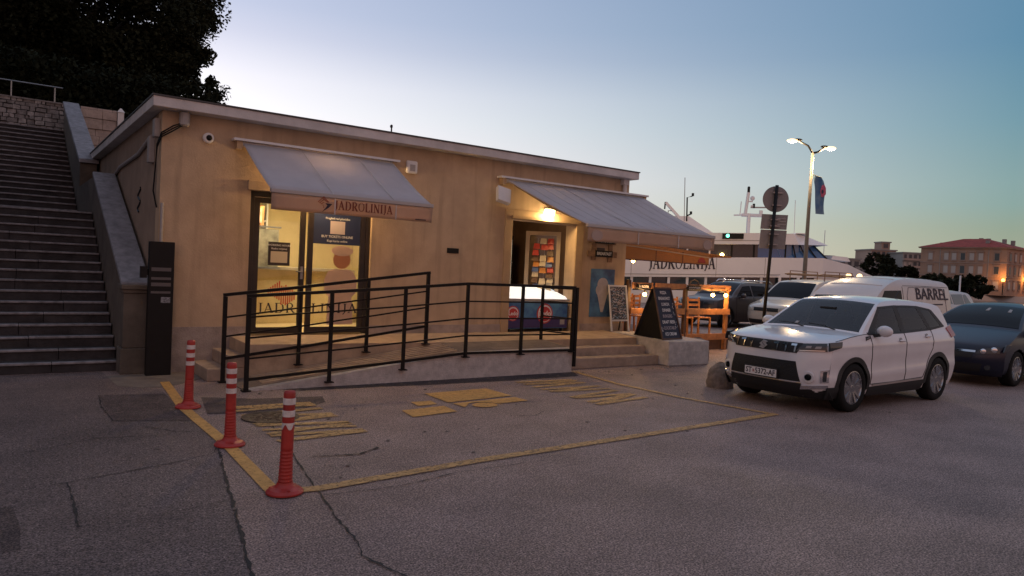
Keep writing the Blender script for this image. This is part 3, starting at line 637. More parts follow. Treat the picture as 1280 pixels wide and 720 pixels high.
MB().box(10.73, 10.87, BY - .11, BY - .001, 3.60, 3.72).build('hopper', M_FASC, dp)
an = thing('roof_antenna', 'thin metal antenna stub standing on the flat roof', 'antenna', (5.47, 11.6, 3.885))
MB().tube([(5.56, 11.6, 3.88), (5.56, 11.6, 4.13)], .013, 6).build('mast', M_BLACK, an)
MB().box(5.54, 5.575, 11.585, 11.62, 4.08, 4.12).build('clamp', M_BLACK, an)

# ------------------------------------------------------------------ awnings
def awning(nm, label, xa, xb, zw, fxa, fxb, fyy, zf, zv, seams, ribs, striped=False):
    t = thing('awning', label, 'awning', (xa, BY, zw))
    MB().box(xa, xb, BY - .16, BY - .001, zw - .02, zw + .015).build('cover_plate', M_WHITE, t)
    MB().tube([(xa + .1, BY - .09, zw - .065), (xb - .08, BY - .09, zw - .065)], .04, 10).build('roller_tube', M_FASC, t, smooth=True)
    for x in (xa + .05, xb - .12): MB().box(x, x + .08, BY - .13, BY - .002, zw - .14, zw - .022).build('wall_bracket', M_TRIM, t)
    wxa, wxb = xa + .14, xb - .11
    rows = []
    nx, ny = 24, 8
    for j in range(ny + 1):
        v = j / ny; y = (BY - .1) * (1 - v) + fyy * v; z = (zw - .04) * (1 - v) + zf * v - .03 * sin(pi * v)
        rows.append([((wxa + (wxb - wxa) * i / nx) * (1 - v) + (fxa + (fxb - fxa) * i / nx) * v, y, z + .006 * sin(i * 1.9 + 3 * v) * sin(pi * v)) for i in range(nx + 1)])
    g = MB().grid(rows, flip=False).build('fabric_sheet', M_AWN, t, smooth=True)
    sm = g.modifiers.new('solid', 'SOLIDIFY'); sm.thickness = .006; sm.offset = 0
    for s in seams:
        MB().tube([(wxa + (wxb - wxa) * s, BY - .1, zw - .033), (fxa * (1 - s) + fxb * s, fyy, zf + .006)], .005, 5).build('seam', M_FASC, t)
    if ribs:
        for k in range(1, ribs):
            s = k / ribs
            MB().tube([((wxa + (wxb - wxa) * s) * (1 - v) + (fxa * (1 - s) + fxb * s) * v, (BY - .1) * (1 - v) + fyy * v, (zw - .033) * (1 - v) + zf * v + .004 - .03 * sin(pi * v)) for v in (0, .125, .25, .375, .5, .625, .75, .875, 1)], .0025, 5).build('fold_ridge', M_AWN, t)
    MB().box(fxa - .01, fxb + .01, fyy - .045, fyy + .03, zf - .045, zf + .012).build('front_bar', mat('awning_bar', (.40, .38, .37), .4, .3), t, bevel=.008)
    vr = []
    for j in range(5):
        v = j / 4; vr.append([(fxa + (fxb - fxa) * i / 30, fyy - .03 + (.014 * sin(i * 1.3) + .008 * sin(i * .47 + 1)) * v, zf - .046 + (zv - zf + .046) * v) for i in range(31)])
    g = MB().grid(vr).build('valance', M_AWNV, t, smooth=True)
    sm = g.modifiers.new('solid', 'SOLIDIFY'); sm.thickness = .005; sm.offset = 0
    for s in seams:
        x = fxa * (1 - s) + fxb * s
        MB().box(x - .008, x + .008, fyy - .052, fyy - .042, zv, zf - .05).build('valance_seam', M_FASC, t)
    for x in (fxa + .25, fxb - .25):
        xw = wxa + .2 if x < (fxa + fxb) / 2 else wxb - .2; em = ((x + xw) / 2, (BY + fyy) / 2, (zw + zf) / 2 - .13)
        MB().tube([(xw, BY - .1, zw - .12), em, (x, fyy, zf - .03)], .022, 8).build('folding_arm', M_TRIM, t)
    return t
a1 = awning('a', 'smaller grey awning lettered JADROLINIJA over the glass doors', 2.80, 5.49, 3.44, 2.97, 5.42, 9.78, 2.64, 2.37, (.36, .745), 0)
serif_text('JADROLINIJA', .125, .90, 'valance_lettering', M_TEXTR, a1, (4.295, 9.734, 2.44), (1, 0, 0), (0, 0, 1), depth=.003, bold=1.35)
cx, cz = 3.69, 2.485
M_LGO = mat('logo_rust', (.30, .10, .06), .6)
lg = MB()
for k in range(5):
    q = k * .012
    lg.prism([(cx - .09 + q * 1.7, 9.733, cz + .04 - q), (cx - .005, 9.733, cz + .125 - q * 1.7 - .02 * k), (cx + .004, 9.733, cz + .118 - q * 1.7 - .02 * k), (cx - .08 + q * 1.7, 9.733, cz + .032 - q)], (0, -.003, 0))
lg.prism([(cx, 9.733, cz + .12), (cx + .08, 9.733, cz + .045), (cx + .05, 9.733, cz + .04), (cx - .03, 9.733, cz + .09)], (0, -.003, 0))
lg.build('rust_diamond_logo', M_LGO, a1)
MB().prism([(cx + .02, 9.733, cz + .03), (cx + .12, 9.733, cz + .025), (cx + .07, 9.733, cz - .03), (cx - .03, 9.733, cz - .10), (cx + .03, 9.733, cz - .03), (cx + .05, 9.733, cz + .0)], (0, -.004, 0)).build('dark_swoosh_logo', M_TEXT, a1)
MB().box(5.12, 5.30, 9.735, 9.738, 2.392, 2.408).build('maker_label', M_TEXT, a1)
a2 = awning('b', 'large grey ribbed awning over the cafe doorway and steps', 7.57, 11.43, 3.42, 7.95, 11.16, 9.05, 2.52, 2.245, (.36, .68), 11)
for x in (8.14, 10.95):
    MB().prism([(x + .13 * cos(t * pi / 8), 9.009, 2.345 + .09 * sin(t * pi / 8)) for t in range(16)], (0, -.003, 0)).build('round_logo', mat('faded_print', (.40, .30, .25), .8), a2)

# cafe signs
sg = thing('wooden_sign', 'two tiered rustic plank cafe sign lettered BREAKFAST beside the right doorway', 'sign', (10.3, BY, 2.1))
for x0, x1, z0, z1, dy in ((9.90, 10.66, 2.32, 2.42, .035), (9.88, 10.70, 2.05, 2.17, .036), (10.0, 10.12, 1.98, 2.5, .02), (10.46, 10.58, 1.95, 2.5, .02)):
    MB().box(x0, x1, BY - dy, BY - dy + .018, z0, z1).build('plank', mat('rustic_plank', (.26, .15, .08), .7, var=.4, scale=14), sg)
for x0, x1, z0, z1, s in ((10.06, 10.60, 2.33, 2.44, 'PANCAKES'), (10.08, 10.56, 2.05, 2.185, 'BREAKFAST')):
    MB().box(x0, x1, BY - .052, BY - .038, z0, z1).build('black_board', M_BLACK, sg)
    text_obj(s, .088, 'sign_text', M_CHALK, sg, ((x0 + x1) / 2, BY - .054, (z0 + z1) / 2), (1, 0, 0), (0, 0, 1), bold=.012, depth=.001, sx=.9)
ps = thing('ice_cream_poster', 'tall blue poster with a pale ice cream shape on the wall', 'poster', (10.35, BY, 1.3))
MB().box(10.02, 10.68, BY - .02, BY - .001, .80, 1.80).build('panel', mat('poster_blue', (.02, .05, .14), .4, col2=(.10, .27, .45), scale=2.4), ps)
bl = MB()
for (cxx, czz, r1, r2) in ((10.35, 1.48, .15, .14), (10.28, 1.36, .12, .12), (10.42, 1.36, .12, .12)):
    bl.prism([(cxx + r1 * cos(t * pi / 10), BY - .0205 - len(bl.v) * 2e-5, czz + r2 * sin(t * pi / 10)) for t in range(20)], (0, -.003, 0))
bl.prism([(10.20, BY - .0235, 1.30), (10.50, BY - .0235, 1.30), (10.38, BY - .0235, .90), (10.32, BY - .0235, .90)], (0, -.003, 0))
bl.build('pale_print', mat('poster_pale', (.50, .46, .44), .5, var=.15, scale=9), ps)

# ------------------------------------------------------------------ entrance ramp, landing and steps
rp = thing('entrance_ramp', 'concrete access ramp and landing with steps along the building front', 'ramp', (2.4, 9.4, 0))
RY = 9.42; LY = 10.25
wl = MB()
wl.prism([(2.66, RY, 0), (8.08, RY, 0), (8.08, RY, .415), (5.95, RY, .395), (2.66, RY, .012)], (0, .14, 0))
wl.build('ramp_wall', M_RAMPW, rp)
dk = MB(); xs = [2.62 + (5.95 - 2.62) * i / 10 for i in range(11)] + [8.08]
rows = []
for y, f in ((RY + .14, 0.0), (LY, .06)):
    rows.append([(x, y, (.012 + (.395 - .012) * min(1, (x - 2.62) / 3.33) + (.02 if x > 6 else 0)) + f * min(1, (x - 2.62) / 3.33)) for x in xs])
dk.grid(rows)
o = dk.build('ramp_deck', mat('ramp_dark_concrete', (.16, .12, .095), .85, var=.25, scale=6, bump=.5, bscale=45), rp); sm = o.modifiers.new('s', 'SOLIDIFY'); sm.thickness = .05; sm.offset = -1
for k in range(7):  # lengthwise raised strips, paler than the deck between them
    y = RY + .21 + k * .098; f = .06 * (y - RY - .14) / .69
    MB().hexa([(2.9, y, .03 + .012 * k / 7), (5.9, y, .378 + f), (5.9, y + .05, .378 + f), (2.9, y + .05, .03 + .012 * k / 7)], [(2.9, y, .066 + .012 * k / 7), (5.9, y, .412 + f), (5.9, y + .05, .412 + f), (2.9, y + .05, .066 + .012 * k / 7)]).build('raised_strip', M_SLAB, rp)
ld = MB()
ld.hexa([(2.87, LY - .06, 0), (6.0, LY - .06, 0), (6.0, BY - .016, 0), (2.87, BY - .016, 0)], [(2.87, LY - .06, .505), (6.0, LY - .06, .47), (6.0, BY - .016, .515), (2.87, BY - .016, .517)])
ld.hexa([(6.002, LY + .002, 0), (10.46, LY + .002, 0), (10.46, BY - .016, 0), (6.002, BY - .016, 0)], [(6.002, LY + .002, .462), (10.46, LY + .002, .462), (10.46, BY - .016, .512), (6.002, BY - .016, .514)])
ld.build('landing', M_SLAB, rp)
for x, z in ((2.36, .17), (2.63, .345)):
    MB().box(x, 2.868, LY + .04, BY - .016, 0 if z < .2 else .172, z).build('step', M_STEPE, rp, bevel=.012)
MB().box(8.085, 10.5, 9.67, 9.98, 0, .185).build('step', M_STEPE, rp, bevel=.014)
MB().box(8.085, 10.44, 9.975, 10.27, 0, .335).build('step', M_STEPE, rp, bevel=.014)
bk = MB(); bk.hexa([(10.50, 9.42, 0), (11.60, 9.36, 0), (11.62, 11.0, 0), (10.47, 11.0, 0)], [(10.50, 9.42, .475), (11.60, 9.36, .475), (11.62, 11.0, .51), (10.47, 11.0, .51)])
bkk = tag(bk.build('concrete_block', M_RAMPW, bevel=.02), 'low concrete block beside the steps carrying the black chalkboard', 'concrete block')
rk = thing('boundary_stone', 'rough rounded stone on the ground between the block and the white SUV', 'stone', (9.45, 7.35, 0))
r = random.Random(2); rows = []
for i in range(13):
    v = i / 12; rows.append([(9.42 + .22 * (1 - v ** 4 * .6) * sqrt(max(0, 1 - (v * .97) ** 6)) * cos(2 * pi * k / 16) * (1 + .06 * sin(3 * k + i)), 7.35 + .20 * (1 - v ** 4 * .6) * sqrt(max(0, 1 - (v * .97) ** 6)) * sin(2 * pi * k / 16) * (1 + .06 * sin(3 * k + i)), .40 * v) for k in range(17)])
MB().grid(rows).build('stone_body', mat('rough_stone', (.22, .17, .14), .95, var=.4, scale=14, bump=1.0, bscale=22), rk, smooth=True)
rk2 = MB(); rows = []
for i in range(11):
    v = i / 10; rows.append([(11.88 + .26 * sqrt(max(0, 1 - (v * .98) ** 4)) * cos(2 * pi * k / 14), 9.9 + .24 * sqrt(max(0, 1 - (v * .98) ** 4)) * sin(2 * pi * k / 14), .48 * v) for k in range(15)])
tag(rk2.grid(rows).build('corner_stone', MATS['rough_stone'], smooth=True), 'rounded corner stone hugging the right end of the concrete block', 'stone')

# railings
def railing(label, y, posts, levels, ends, ret=None):
    """posts: (x, z bottom, z top); levels: fraction heights of the rails below the top"""
    t = thing('metal_railing', label, 'railing', (posts[0][0], y, posts[0][1]))
    for i, (x, zb, zt) in enumerate(posts):
        w_ = .052 if i in (0, len(posts) - 1) else .044
        MB().box(x - w_ / 2, x + w_ / 2, y - .02, y + .02, zb, zt - .021).build('post', M_RAIL, t)
        MB().box(x - .055, x + .055, y - .05, y + .05, zb, zb + .014).build('base_plate', M_RAIL, t)
    for (dz, th, off) in levels:
        for (a, b) in zip(posts[:-1], posts[1:]):
            za, zb_ = (a[2] - dz, b[2] - dz)
            if dz == 0: MB().bar((a[0] - (.026 if a is posts[0] else 0), y, za), (b[0] + (.026 if b is posts[-1] else 0), y, zb_), .05, .042).build('handrail', M_RAIL, t)
            else: MB().bar((a[0] + .026, y, za), (b[0] - .026, y, zb_), .02, th).build('rail', M_RAIL, t)
    return t
fp = [(2.63, .006, 1.225), (3.73, .06, 1.30), (4.84, .18, 1.38), (5.90, .33, 1.465), (6.95, .34, 1.462), (8.03, .35, 1.455)]
fr1 = railing('long black metal railing along the ramp outer edge', RY - .03, fp, [(0, .045, 0), (.27, .022, 0), (.535, .022, 0), (.80, .022, 0), (1.07, .038, 0)], None)
MB().bar((8.03, RY - .01, 1.434), (8.03, LY, 1.42), .05, .042).build('handrail', M_RAIL, fr1)
MB().box(8.008, 8.052, LY - .02, LY + .02, .463, 1.398).build('post', M_RAIL, fr1)
MB().box(8.075, 8.125, RY - .05, RY - .01, .10, 1.455).build('post', M_RAIL, fr1)
for dz in (.27, .535, .80): MB().bar((8.03, RY - .005, 1.455 - dz), (8.03, LY - .02, 1.44 - dz), .02, .022).build('rail', M_RAIL, fr1)
bp = [(2.53, .006, 1.19), (3.56, .20, 1.32), (4.60, .35, 1.46), (5.62, .452, 1.60)]
railing('shorter black metal railing between the ramp and the glass doors', LY - .10, bp, [(0, .045, 0), (.30, .022, 0), (.56, .022, 0), (.86, .038, 0)], None)

# ------------------------------------------------------------------ flexible red posts
BL = [('red flexible traffic post with white bands standing nearest the building corner', 1.79, 8.62), ('red flexible traffic post with white bands, middle of the row of three', 1.775, 6.78), ('red flexible traffic post with torn lowest white band at the line corner', 1.775, 5.24)]
for i, (lab, x, y) in enumerate(BL):
    t = thing('traffic_post', lab, 'bollard', (x, y, .009), 'red flexible posts along the yellow line')
    z0 = .009
    MB().lathe((x, y, z0), [(.135, 0), (.135, .012), (.115, .030), (.075, .045), (.06, .065), (.055, .08)], 28).build('base', M_RED, t, smooth=False)
    pr = [(.054, .08)]
    for k in range(9): zz = .09 + k * .026; pr += [(.0535 - k * .0008, zz), (.0495 - k * .0008, zz + .008), (.0495 - k * .0008, zz + .017), (.053 - k * .0008, zz + .024)]
    pr += [(.045, .34), (.043, .70), (.043, .735), (.038, .752), (.0, .757)]
    lean = (.012, -.01, .014)[i]
    b = MB().lathe((x, y, z0), pr, 24)
    b.v = [(vx + lean * (vz - z0), vy, vz) for vx, vy, vz in b.v]
    b.build('post_body', M_RED, t, smooth=True)
    for k, (za, zb_) in enumerate(((.655, .70), (.565, .61), (.475, .52))):
        m = MB(); rr = .0455
        if i == 2 and k == 2:
            rows = []
            for j in range(5):
                v = j / 4; rows.append([(x + rr * cos(a), y + rr * sin(a), z0 + zb_ - (zb_ - za) * v * (1.15 - .9 * abs(sin(a * 2.0)) ** 3 if True else 1)) for a in [2 * pi * q / 48 for q in range(49)]])
            m.grid(rows)
        else: m.lathe((x, y, z0), [(rr - .002, za - .001), (rr, za), (rr, zb_), (rr - .002, zb_ + .001)], 24)
        m.v = [(vx + lean * (vz - z0), vy, vz) for vx, vy, vz in m.v]
        m.build('white_band', M_REFL, t, smooth=False)
    for k in range(3):
        a = 2 * pi * k / 3 + .5; MB().lathe((x + .1 * cos(a), y + .1 * sin(a), z0 + .02), [(.014, 0), (.014, .018)], 8).build('bolt', M_RED, t)

# information pylon
ty = thing('information_pylon', 'tall black information pylon at the left building corner', 'pylon', (1.88, 11.06, 0))
MB().box(1.72, 2.04, 11.0, 11.12, .004, 1.87).build('pylon_body', M_BLACK, ty, bevel=.006)
for k, z in enumerate((1.46, 1.34, 1.25, 1.15)):
    MB().box(1.75, 2.0, 10.994, 10.999, z, z + (.05, .035, .05, .03)[k]).build('grey_panel', mat('pylon_grey', (.10, .09, .09), .4), ty)
MB().box(1.88, 2.0, 10.993, 10.9985, 1.02, 1.10).build('sticker', mat('pylon_sticker', (.22, .23, .25), .4, var=.8, scale=40), ty)
MB().box(1.62, 1.70, 11.02, 11.10, 1.36, 1.52).build('side_box', M_BLACK, ty)
MB().box(1.70, 1.72, 11.04, 11.08, 1.40, 1.48).build('side_box_bracket', M_BLACK, ty)

# ------------------------------------------------------------------ stone staircase and balustrade on the left
st = thing('stone_staircase', 'wide shade-toned stone staircase climbing beside the building', 'staircase', (0, 11.6, 0))
SX0, SX1 = -3.6, 1.455
rs = random.Random(21)
def step_row(y0, y1, zb, zt, split):
    cuts = [SX0] + sorted(split) + [SX1]
    for a, b in zip(cuts[:-1], cuts[1:]):
        j = rs.uniform(-.006, .006)
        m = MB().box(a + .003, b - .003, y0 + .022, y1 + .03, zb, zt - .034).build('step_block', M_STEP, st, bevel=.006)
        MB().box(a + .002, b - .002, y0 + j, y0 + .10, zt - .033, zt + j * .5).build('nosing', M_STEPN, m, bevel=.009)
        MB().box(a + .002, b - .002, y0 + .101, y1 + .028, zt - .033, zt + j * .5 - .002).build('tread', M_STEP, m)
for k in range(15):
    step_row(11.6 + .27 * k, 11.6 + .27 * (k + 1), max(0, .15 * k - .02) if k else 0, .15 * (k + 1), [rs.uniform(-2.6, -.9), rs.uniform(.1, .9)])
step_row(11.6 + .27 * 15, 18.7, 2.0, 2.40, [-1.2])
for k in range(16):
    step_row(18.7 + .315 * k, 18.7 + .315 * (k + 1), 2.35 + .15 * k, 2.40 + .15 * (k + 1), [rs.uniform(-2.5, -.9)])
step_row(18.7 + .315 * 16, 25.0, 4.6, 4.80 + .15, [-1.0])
bs = thing('stair_balustrade', 'sloping rendered balustrade wall with pale coping between stairs and building', 'wall', (1.63, 11.4, 0))
def yz(poly, x0, x1, nm, m, par, bev=0.0): return MB().prism([(x0, y, z) for y, z in poly], (x1 - x0, 0, 0)).build(nm, m, par, bevel=bev)
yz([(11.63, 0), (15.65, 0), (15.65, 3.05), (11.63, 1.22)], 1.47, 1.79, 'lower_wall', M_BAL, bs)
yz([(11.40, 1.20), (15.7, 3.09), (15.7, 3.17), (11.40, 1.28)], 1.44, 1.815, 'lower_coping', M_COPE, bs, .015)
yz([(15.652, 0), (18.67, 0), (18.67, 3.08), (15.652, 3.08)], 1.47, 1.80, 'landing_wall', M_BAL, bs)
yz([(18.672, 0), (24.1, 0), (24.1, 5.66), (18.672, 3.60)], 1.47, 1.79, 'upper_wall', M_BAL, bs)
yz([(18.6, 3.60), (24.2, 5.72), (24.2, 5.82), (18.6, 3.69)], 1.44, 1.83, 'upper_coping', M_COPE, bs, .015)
for x0, x1, y0, y1, z0, z1, nm in ((1.43, 1.81, 11.24, 11.626, .0, .36, 'pillar_base'), (1.455, 1.795, 11.27, 11.622, .362, 1.13, 'pillar_shaft'), (1.42, 1.82, 11.22, 11.64, 1.185, 1.25, 'pillar_cap'), (1.44, 1.80, 11.25, 11.624, 1.132, 1.183, 'pillar_moulding')):
    MB().box(x0, x1, y0, y1, z0, z1).build(nm, M_BAL, bs, bevel=.012)
# retaining wall at the stair head, each stone its own block
rw = thing('retaining_wall', 'rough rubble stone retaining wall at the head of the stairs', 'wall', (-3, 25, 4.9))
MB().box(-9, 1.60, 25.06, 25.6, 4.0, 5.86).build('mortar_core', M_MORT, rw)
M_STONEP = mat('pale_wall_stone', (.36, .34, .33), .9, var=.4, scale=9, bump=.6, bscale=25)
def stones(xa, xb, build):
    n = 0
    z = 4.97
    while z < 5.78:
        h = rs.uniform(.09, .14); x = xa + rs.uniform(-.1, 0)
        while x < xb:
            wd = rs.uniform(.10, .30); x1 = min(x + wd, xb + .02); d = rs.uniform(.02, .06)
            m = MB(); j = lambda: rs.uniform(-.014, .014)
            f = [(x + .012 + j(), 25.06 - d, z + .01 + j()), (x1 - .012 + j(), 25.06 - d, z + .01 + j()), (x1 - .012 + j(), 25.06 - d, z + h - .01 + j()), (x + .012 + j(), 25.06 - d, z + h - .01 + j())]
            b = [(x + .004, 25.08, z + .004), (x1 - .004, 25.08, z + .004), (x1 - .004, 25.08, z + h - .004), (x + .004, 25.08, z + h - .004)]
            m.hexa([f[0], f[1], b[1], b[0]], [f[3], f[2], b[2], b[3]])
            if x1 - x > .05: build(m, M_STONEP if rs.random() < .45 else M_STONE)
            x = x1
        z += h
stones(-.5, 1.56, lambda m, mm: m.build('stone', mm, rw))
allm = MB(); stones(-8.9, -.55, lambda m, mm: allm.add(m.v, m.f)); tag(allm.build('stone_face', M_STONE, rw), kind='stuff')
MB().box(-9, 1.60, 25.0, 25.62, 5.862, 5.90).build('wall_cap', M_STONE, rw)
wr = thing('wall_railing', 'thin grey metal railing on top of the rubble wall', 'railing', (0, 25.3, 5.9))
for k in range(9): MB().tube([(1.30 - 1.05 * k, 25.3, 5.9), (1.30 - 1.05 * k, 25.3, 6.36)], .02, 6).build('post', M_METAL, wr)
MB().tube([(-7.2, 25.3, 6.36), (1.5, 25.3, 6.38)], .018, 6).build('rail', M_METAL, wr)
pk = thing('limestone_wall', 'pinkish limestone block wall behind the building corner', 'wall', (2.4, 24.0, 3.9))
MB().box(1.86, 2.78, 24.06, 24.5, 3.0, 5.74).build('wall_core', M_MORT, pk)
z = 3.95; row = 0
while z < 5.7:
    h = (.30, .24, .18, .26, .20)[row % 5]; x = 1.86
    while x < 2.76:
        x1 = min(2.78, x + rs.uniform(.35, .6)); d = (.06, .02, .045)[row % 3]
        MB().box(x + .004, x1 - .004, 24.06 - d, 24.08, z + .006, min(z + h, 5.74) - .004).build('stone', M_PINK, pk, bevel=.008); x = x1
    z += h; row += 1
wp = thing('white_post', 'short white pointed post at the end of the limestone wall', 'post', (2.87, 24, 4.8))
MB().hexa([(2.79, 23.95, 4.0), (2.95, 23.95, 4.0), (2.95, 24.1, 4.0), (2.79, 24.1, 4.0)], [(2.79, 23.95, 5.70), (2.95, 23.95, 5.70), (2.95, 24.1, 5.70), (2.79, 24.1, 5.70)]).build('shaft', M_WHITE, wp)
MB().hexa([(2.77, 23.93, 5.702), (2.97, 23.93, 5.702), (2.97, 24.12, 5.702), (2.77, 24.12, 5.702)], [(2.85, 24.0, 5.82), (2.89, 24.0, 5.82), (2.89, 24.04, 5.82), (2.85, 24.04, 5.82)]).build('cap', M_WHITE, wp)
M_SOIL = mat('dark_soil', (.05, .042, .032), .95, var=.3, scale=2, bump=.5, bscale=8)
hb = MB(); hb.box(-40, 1.85, 25.62, 60, -.5, 5.78).box(1.87, 9, 24.55, 60, -.5, 4.6); hb.box(-40, -3.62, 11.62, 25.6, -.5, 5.0)
struct(hb, 'hill', M_SOIL)

# trees: many small leaf faces in clumps, trunk and limbs
def leaf_tree(name, label, base, rad, hz, zc, nclump, nleaf, ls, seed, m1=None, m2=None, trunk_r=.35, flat=.85, bias=None, group=None):
    rr = random.Random(seed); t = thing(name, label, 'tree', base, group)
    b = Vector(base); c = Vector((base[0], base[1], zc))
    if trunk_r:
        tb = MB(); tb.tube([b, b + Vector((.1, .05, (zc - b.z) * .5)), Vector((c.x, c.y, zc))], [trunk_r, trunk_r * .75, trunk_r * .45], 10); tb.build('trunk', M_BARK, t, smooth=True)
        for k in range(6):
            a = 2 * pi * k / 6 + rr.random(); s0 = b.lerp(c, rr.uniform(.45, .8)); e = c + Vector((cos(a) * rad * .6, sin(a) * rad * .6, rr.uniform(-.1, .5) * hz))
            MB().tube([s0, s0.lerp(e, .5) + Vector((0, 0, .3)), e], [trunk_r * .35, trunk_r * .22, trunk_r * .08], 7).build('limb', M_BARK, t, smooth=True)
    ms = [MB(), MB()]
    for k in range(nclump):
        while True:
            d = Vector((rr.uniform(-1, 1), rr.uniform(-1, 1), rr.uniform(-1, 1)))
            if .25 < d.length < 1: break
        d = d.normalized() * (d.length ** .45)
        if d.z < -.35: d.z *= flat
        wob = 1 + .16 * sin(3.1 * d.x * 3 + seed) * cos(2.7 * d.z * 3 + seed)
        cc = c + Vector((d.x * rad * wob, d.y * rad * wob, d.z * hz * wob)); cr = rad * rr.uniform(.09, .19)
        mm = ms[0 if rr.random() < .55 else 1]; vs = []; fs = []
        for q in range(nleaf):
            while True:
                o = Vector((rr.uniform(-1, 1), rr.uniform(-1, 1), rr.uniform(-1, 1)))
                if o.length < 1: break
            p = cc + o * cr; u = Vector((rr.gauss(0, 1), rr.gauss(0, 1), rr.gauss(0, .7))).normalized(); v = u.cross(Vector((rr.gauss(0, 1), rr.gauss(0, 1), rr.gauss(0, 1)))).normalized()
            s = ls * rr.uniform(.6, 1.25); i0 = len(vs)
            vs += [p - u * s, p + v * s * .55 - u * s * .1, p + u * s, p - v * s * .55 + u * s * .1]; fs += [(i0, i0 + 1, i0 + 2, i0 + 3)]
        mm.add(vs, fs)
    ms[0].build('crown', m1 or M_LEAF, t); ms[1].build('crown', m2 or M_LEAF2, t)
    return t
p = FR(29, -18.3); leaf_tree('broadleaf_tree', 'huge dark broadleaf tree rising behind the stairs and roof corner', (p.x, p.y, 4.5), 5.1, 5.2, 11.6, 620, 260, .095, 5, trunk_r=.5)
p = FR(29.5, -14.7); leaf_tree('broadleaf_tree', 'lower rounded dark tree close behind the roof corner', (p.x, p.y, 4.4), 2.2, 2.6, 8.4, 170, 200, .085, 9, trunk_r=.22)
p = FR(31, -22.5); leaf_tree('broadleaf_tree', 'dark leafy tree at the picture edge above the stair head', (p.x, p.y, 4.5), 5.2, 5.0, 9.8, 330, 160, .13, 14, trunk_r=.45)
leaf_tree('broadleaf_tree', 'dark tree added out of view beside the stairs to shade them', (-4.7, 16.2, 2.0), 5.0, 4.2, 11.0, 300, 150, .12, 17, trunk_r=.4)  # unseen tree, added so its crown darkens the stairs and side wall
hg = MB(); rr = random.Random(8)
for k in range(26000):
    x = rr.uniform(-9, 6.5); p = Vector((x, rr.uniform(26.2, 28.0), rr.uniform(5.6 if x < 1.8 else 4.6, 7.6))); u = Vector((rr.gauss(0, 1), rr.gauss(0, 1), rr.gauss(0, 1))).normalized(); v = u.cross(Vector((rr.gauss(0, 1), rr.gauss(0, 1), 1))).normalized(); s = rr.uniform(.05, .11)
    hg.add([p - u * s, p + v * s * .6, p + u * s, p - v * s * .6], [(0, 1, 2, 3)])
tag(hg.build('undergrowth', M_LEAF2), kind='stuff')

# ------------------------------------------------------------------ cafe terrace
DK = .30
dk = thing('terrace_deck', 'low wooden terrace deck at the right of the building', 'deck', (12.8, 12.8, 0))
for k in range(16):
    y = 11.36 + k * .22; MB().box(11.1, 14.7, y, y + .212, DK - .04, DK).build('deck_board', M_WOODD, dk)
MB().box(11.1, 14.7, 11.3, 11.34, .0, DK - .001).build('deck_skirt', M_WOODD, dk)
FY = 11.22
fn = thing('terrace_fence', 'orange lit wooden plank fence of the cafe terrace', 'fence', (12.8, FY, 0))
for x, zt, m in ((11.12, 1.60, M_WOODD), (11.86, 1.5, M_WOODD), (12.95, 1.5, M_WOODD), (14.44, 1.5, M_WOOD)):
    MB().box(x - .04, x + .04, FY - .04, FY + .04, 0, zt).build('post', m, fn)
for a, b in ((11.165, 11.815), (11.905, 12.905), (12.995, 14.395)):
    for z0, z1 in ((1.43, 1.555), (.86, .99), (.24, .40)):
        MB().box(a, b if b < 14 else 14.52, FY - .066, FY - .042, z0 + rs.uniform(-.01, .01), z1).build('plank', M_WOOD, fn, bevel=.004)
def bulb(x, z, lab):
    t = thing('festoon_bulb', lab, 'light bulb', (x, FY - .12, z), 'glowing festoon bulbs on the terrace fence')
    MB().sphere((x, FY - .12, z), .042).build('glass_bulb', M_WARMB, t, smooth=True)
    MB().lathe((x, FY - .12, z + .035), [(.02, 0), (.02, .06)], 8).build('socket', M_BLACK, t)
    point('bulb_light', (x, FY - .20, z - .03), 13, (1, .52, .18), .04, t)
bulb(11.50, 1.30, 'glowing bulb under the BURGERS sign near the building'); bulb(13.78, 1.32, 'left glowing bulb of the close pair at the fence end'); bulb(14.26, 1.32, 'glowing bulb beside the fence end post')
tag(MB().tube([(11.16, FY - .12, 1.45), (11.5, FY - .12, 1.395), (12.2, FY - .12, 1.40), (13.0, FY - .12, 1.46), (13.78, FY - .12, 1.415), (14.0, FY - .12, 1.40), (14.26, FY - .12, 1.415), (14.44, FY - .12, 1.50)], .008, 5).build('festoon_cable', M_BLACK), 'black cable carrying the glowing bulbs along the fence', 'cable')
for x, s, wd, lab in ((13.15, 'COCKTAILS', .46, 'small dark hanging sign lettered COCKTAILS with an arched top'), (11.50, 'BURGERS', .42, 'small dark sign lettered BURGERS on the fence top plank')):
    t = thing('hanging_sign', lab, 'sign', (x, FY - .09, 1.5))
    MB().box(x - wd / 2, x + wd / 2, FY - .095, FY - .07, 1.40, 1.52).build('board', M_BLACK, t)
    MB().box(x - wd / 2 - .02, x + wd / 2 + .02, FY - .099, FY - .068, 1.52, 1.535).build('edge', M_WOODD, t)
    text_obj(s, .085, 'sign_text', M_CHALK, t, (x, FY - .098, 1.46), (1, 0, 0), (0, 0, 1), bold=.01, depth=.001, sx=.85)
    if s[0] == 'C': MB().tube([(x - .16, FY - .08, 1.535), (x - .12, FY - .08, 1.63), (x, FY - .08, 1.67), (x + .12, FY - .08, 1.63), (x + .16, FY - .08, 1.535)], .014, 6).build('arch', M_WOODD, t)
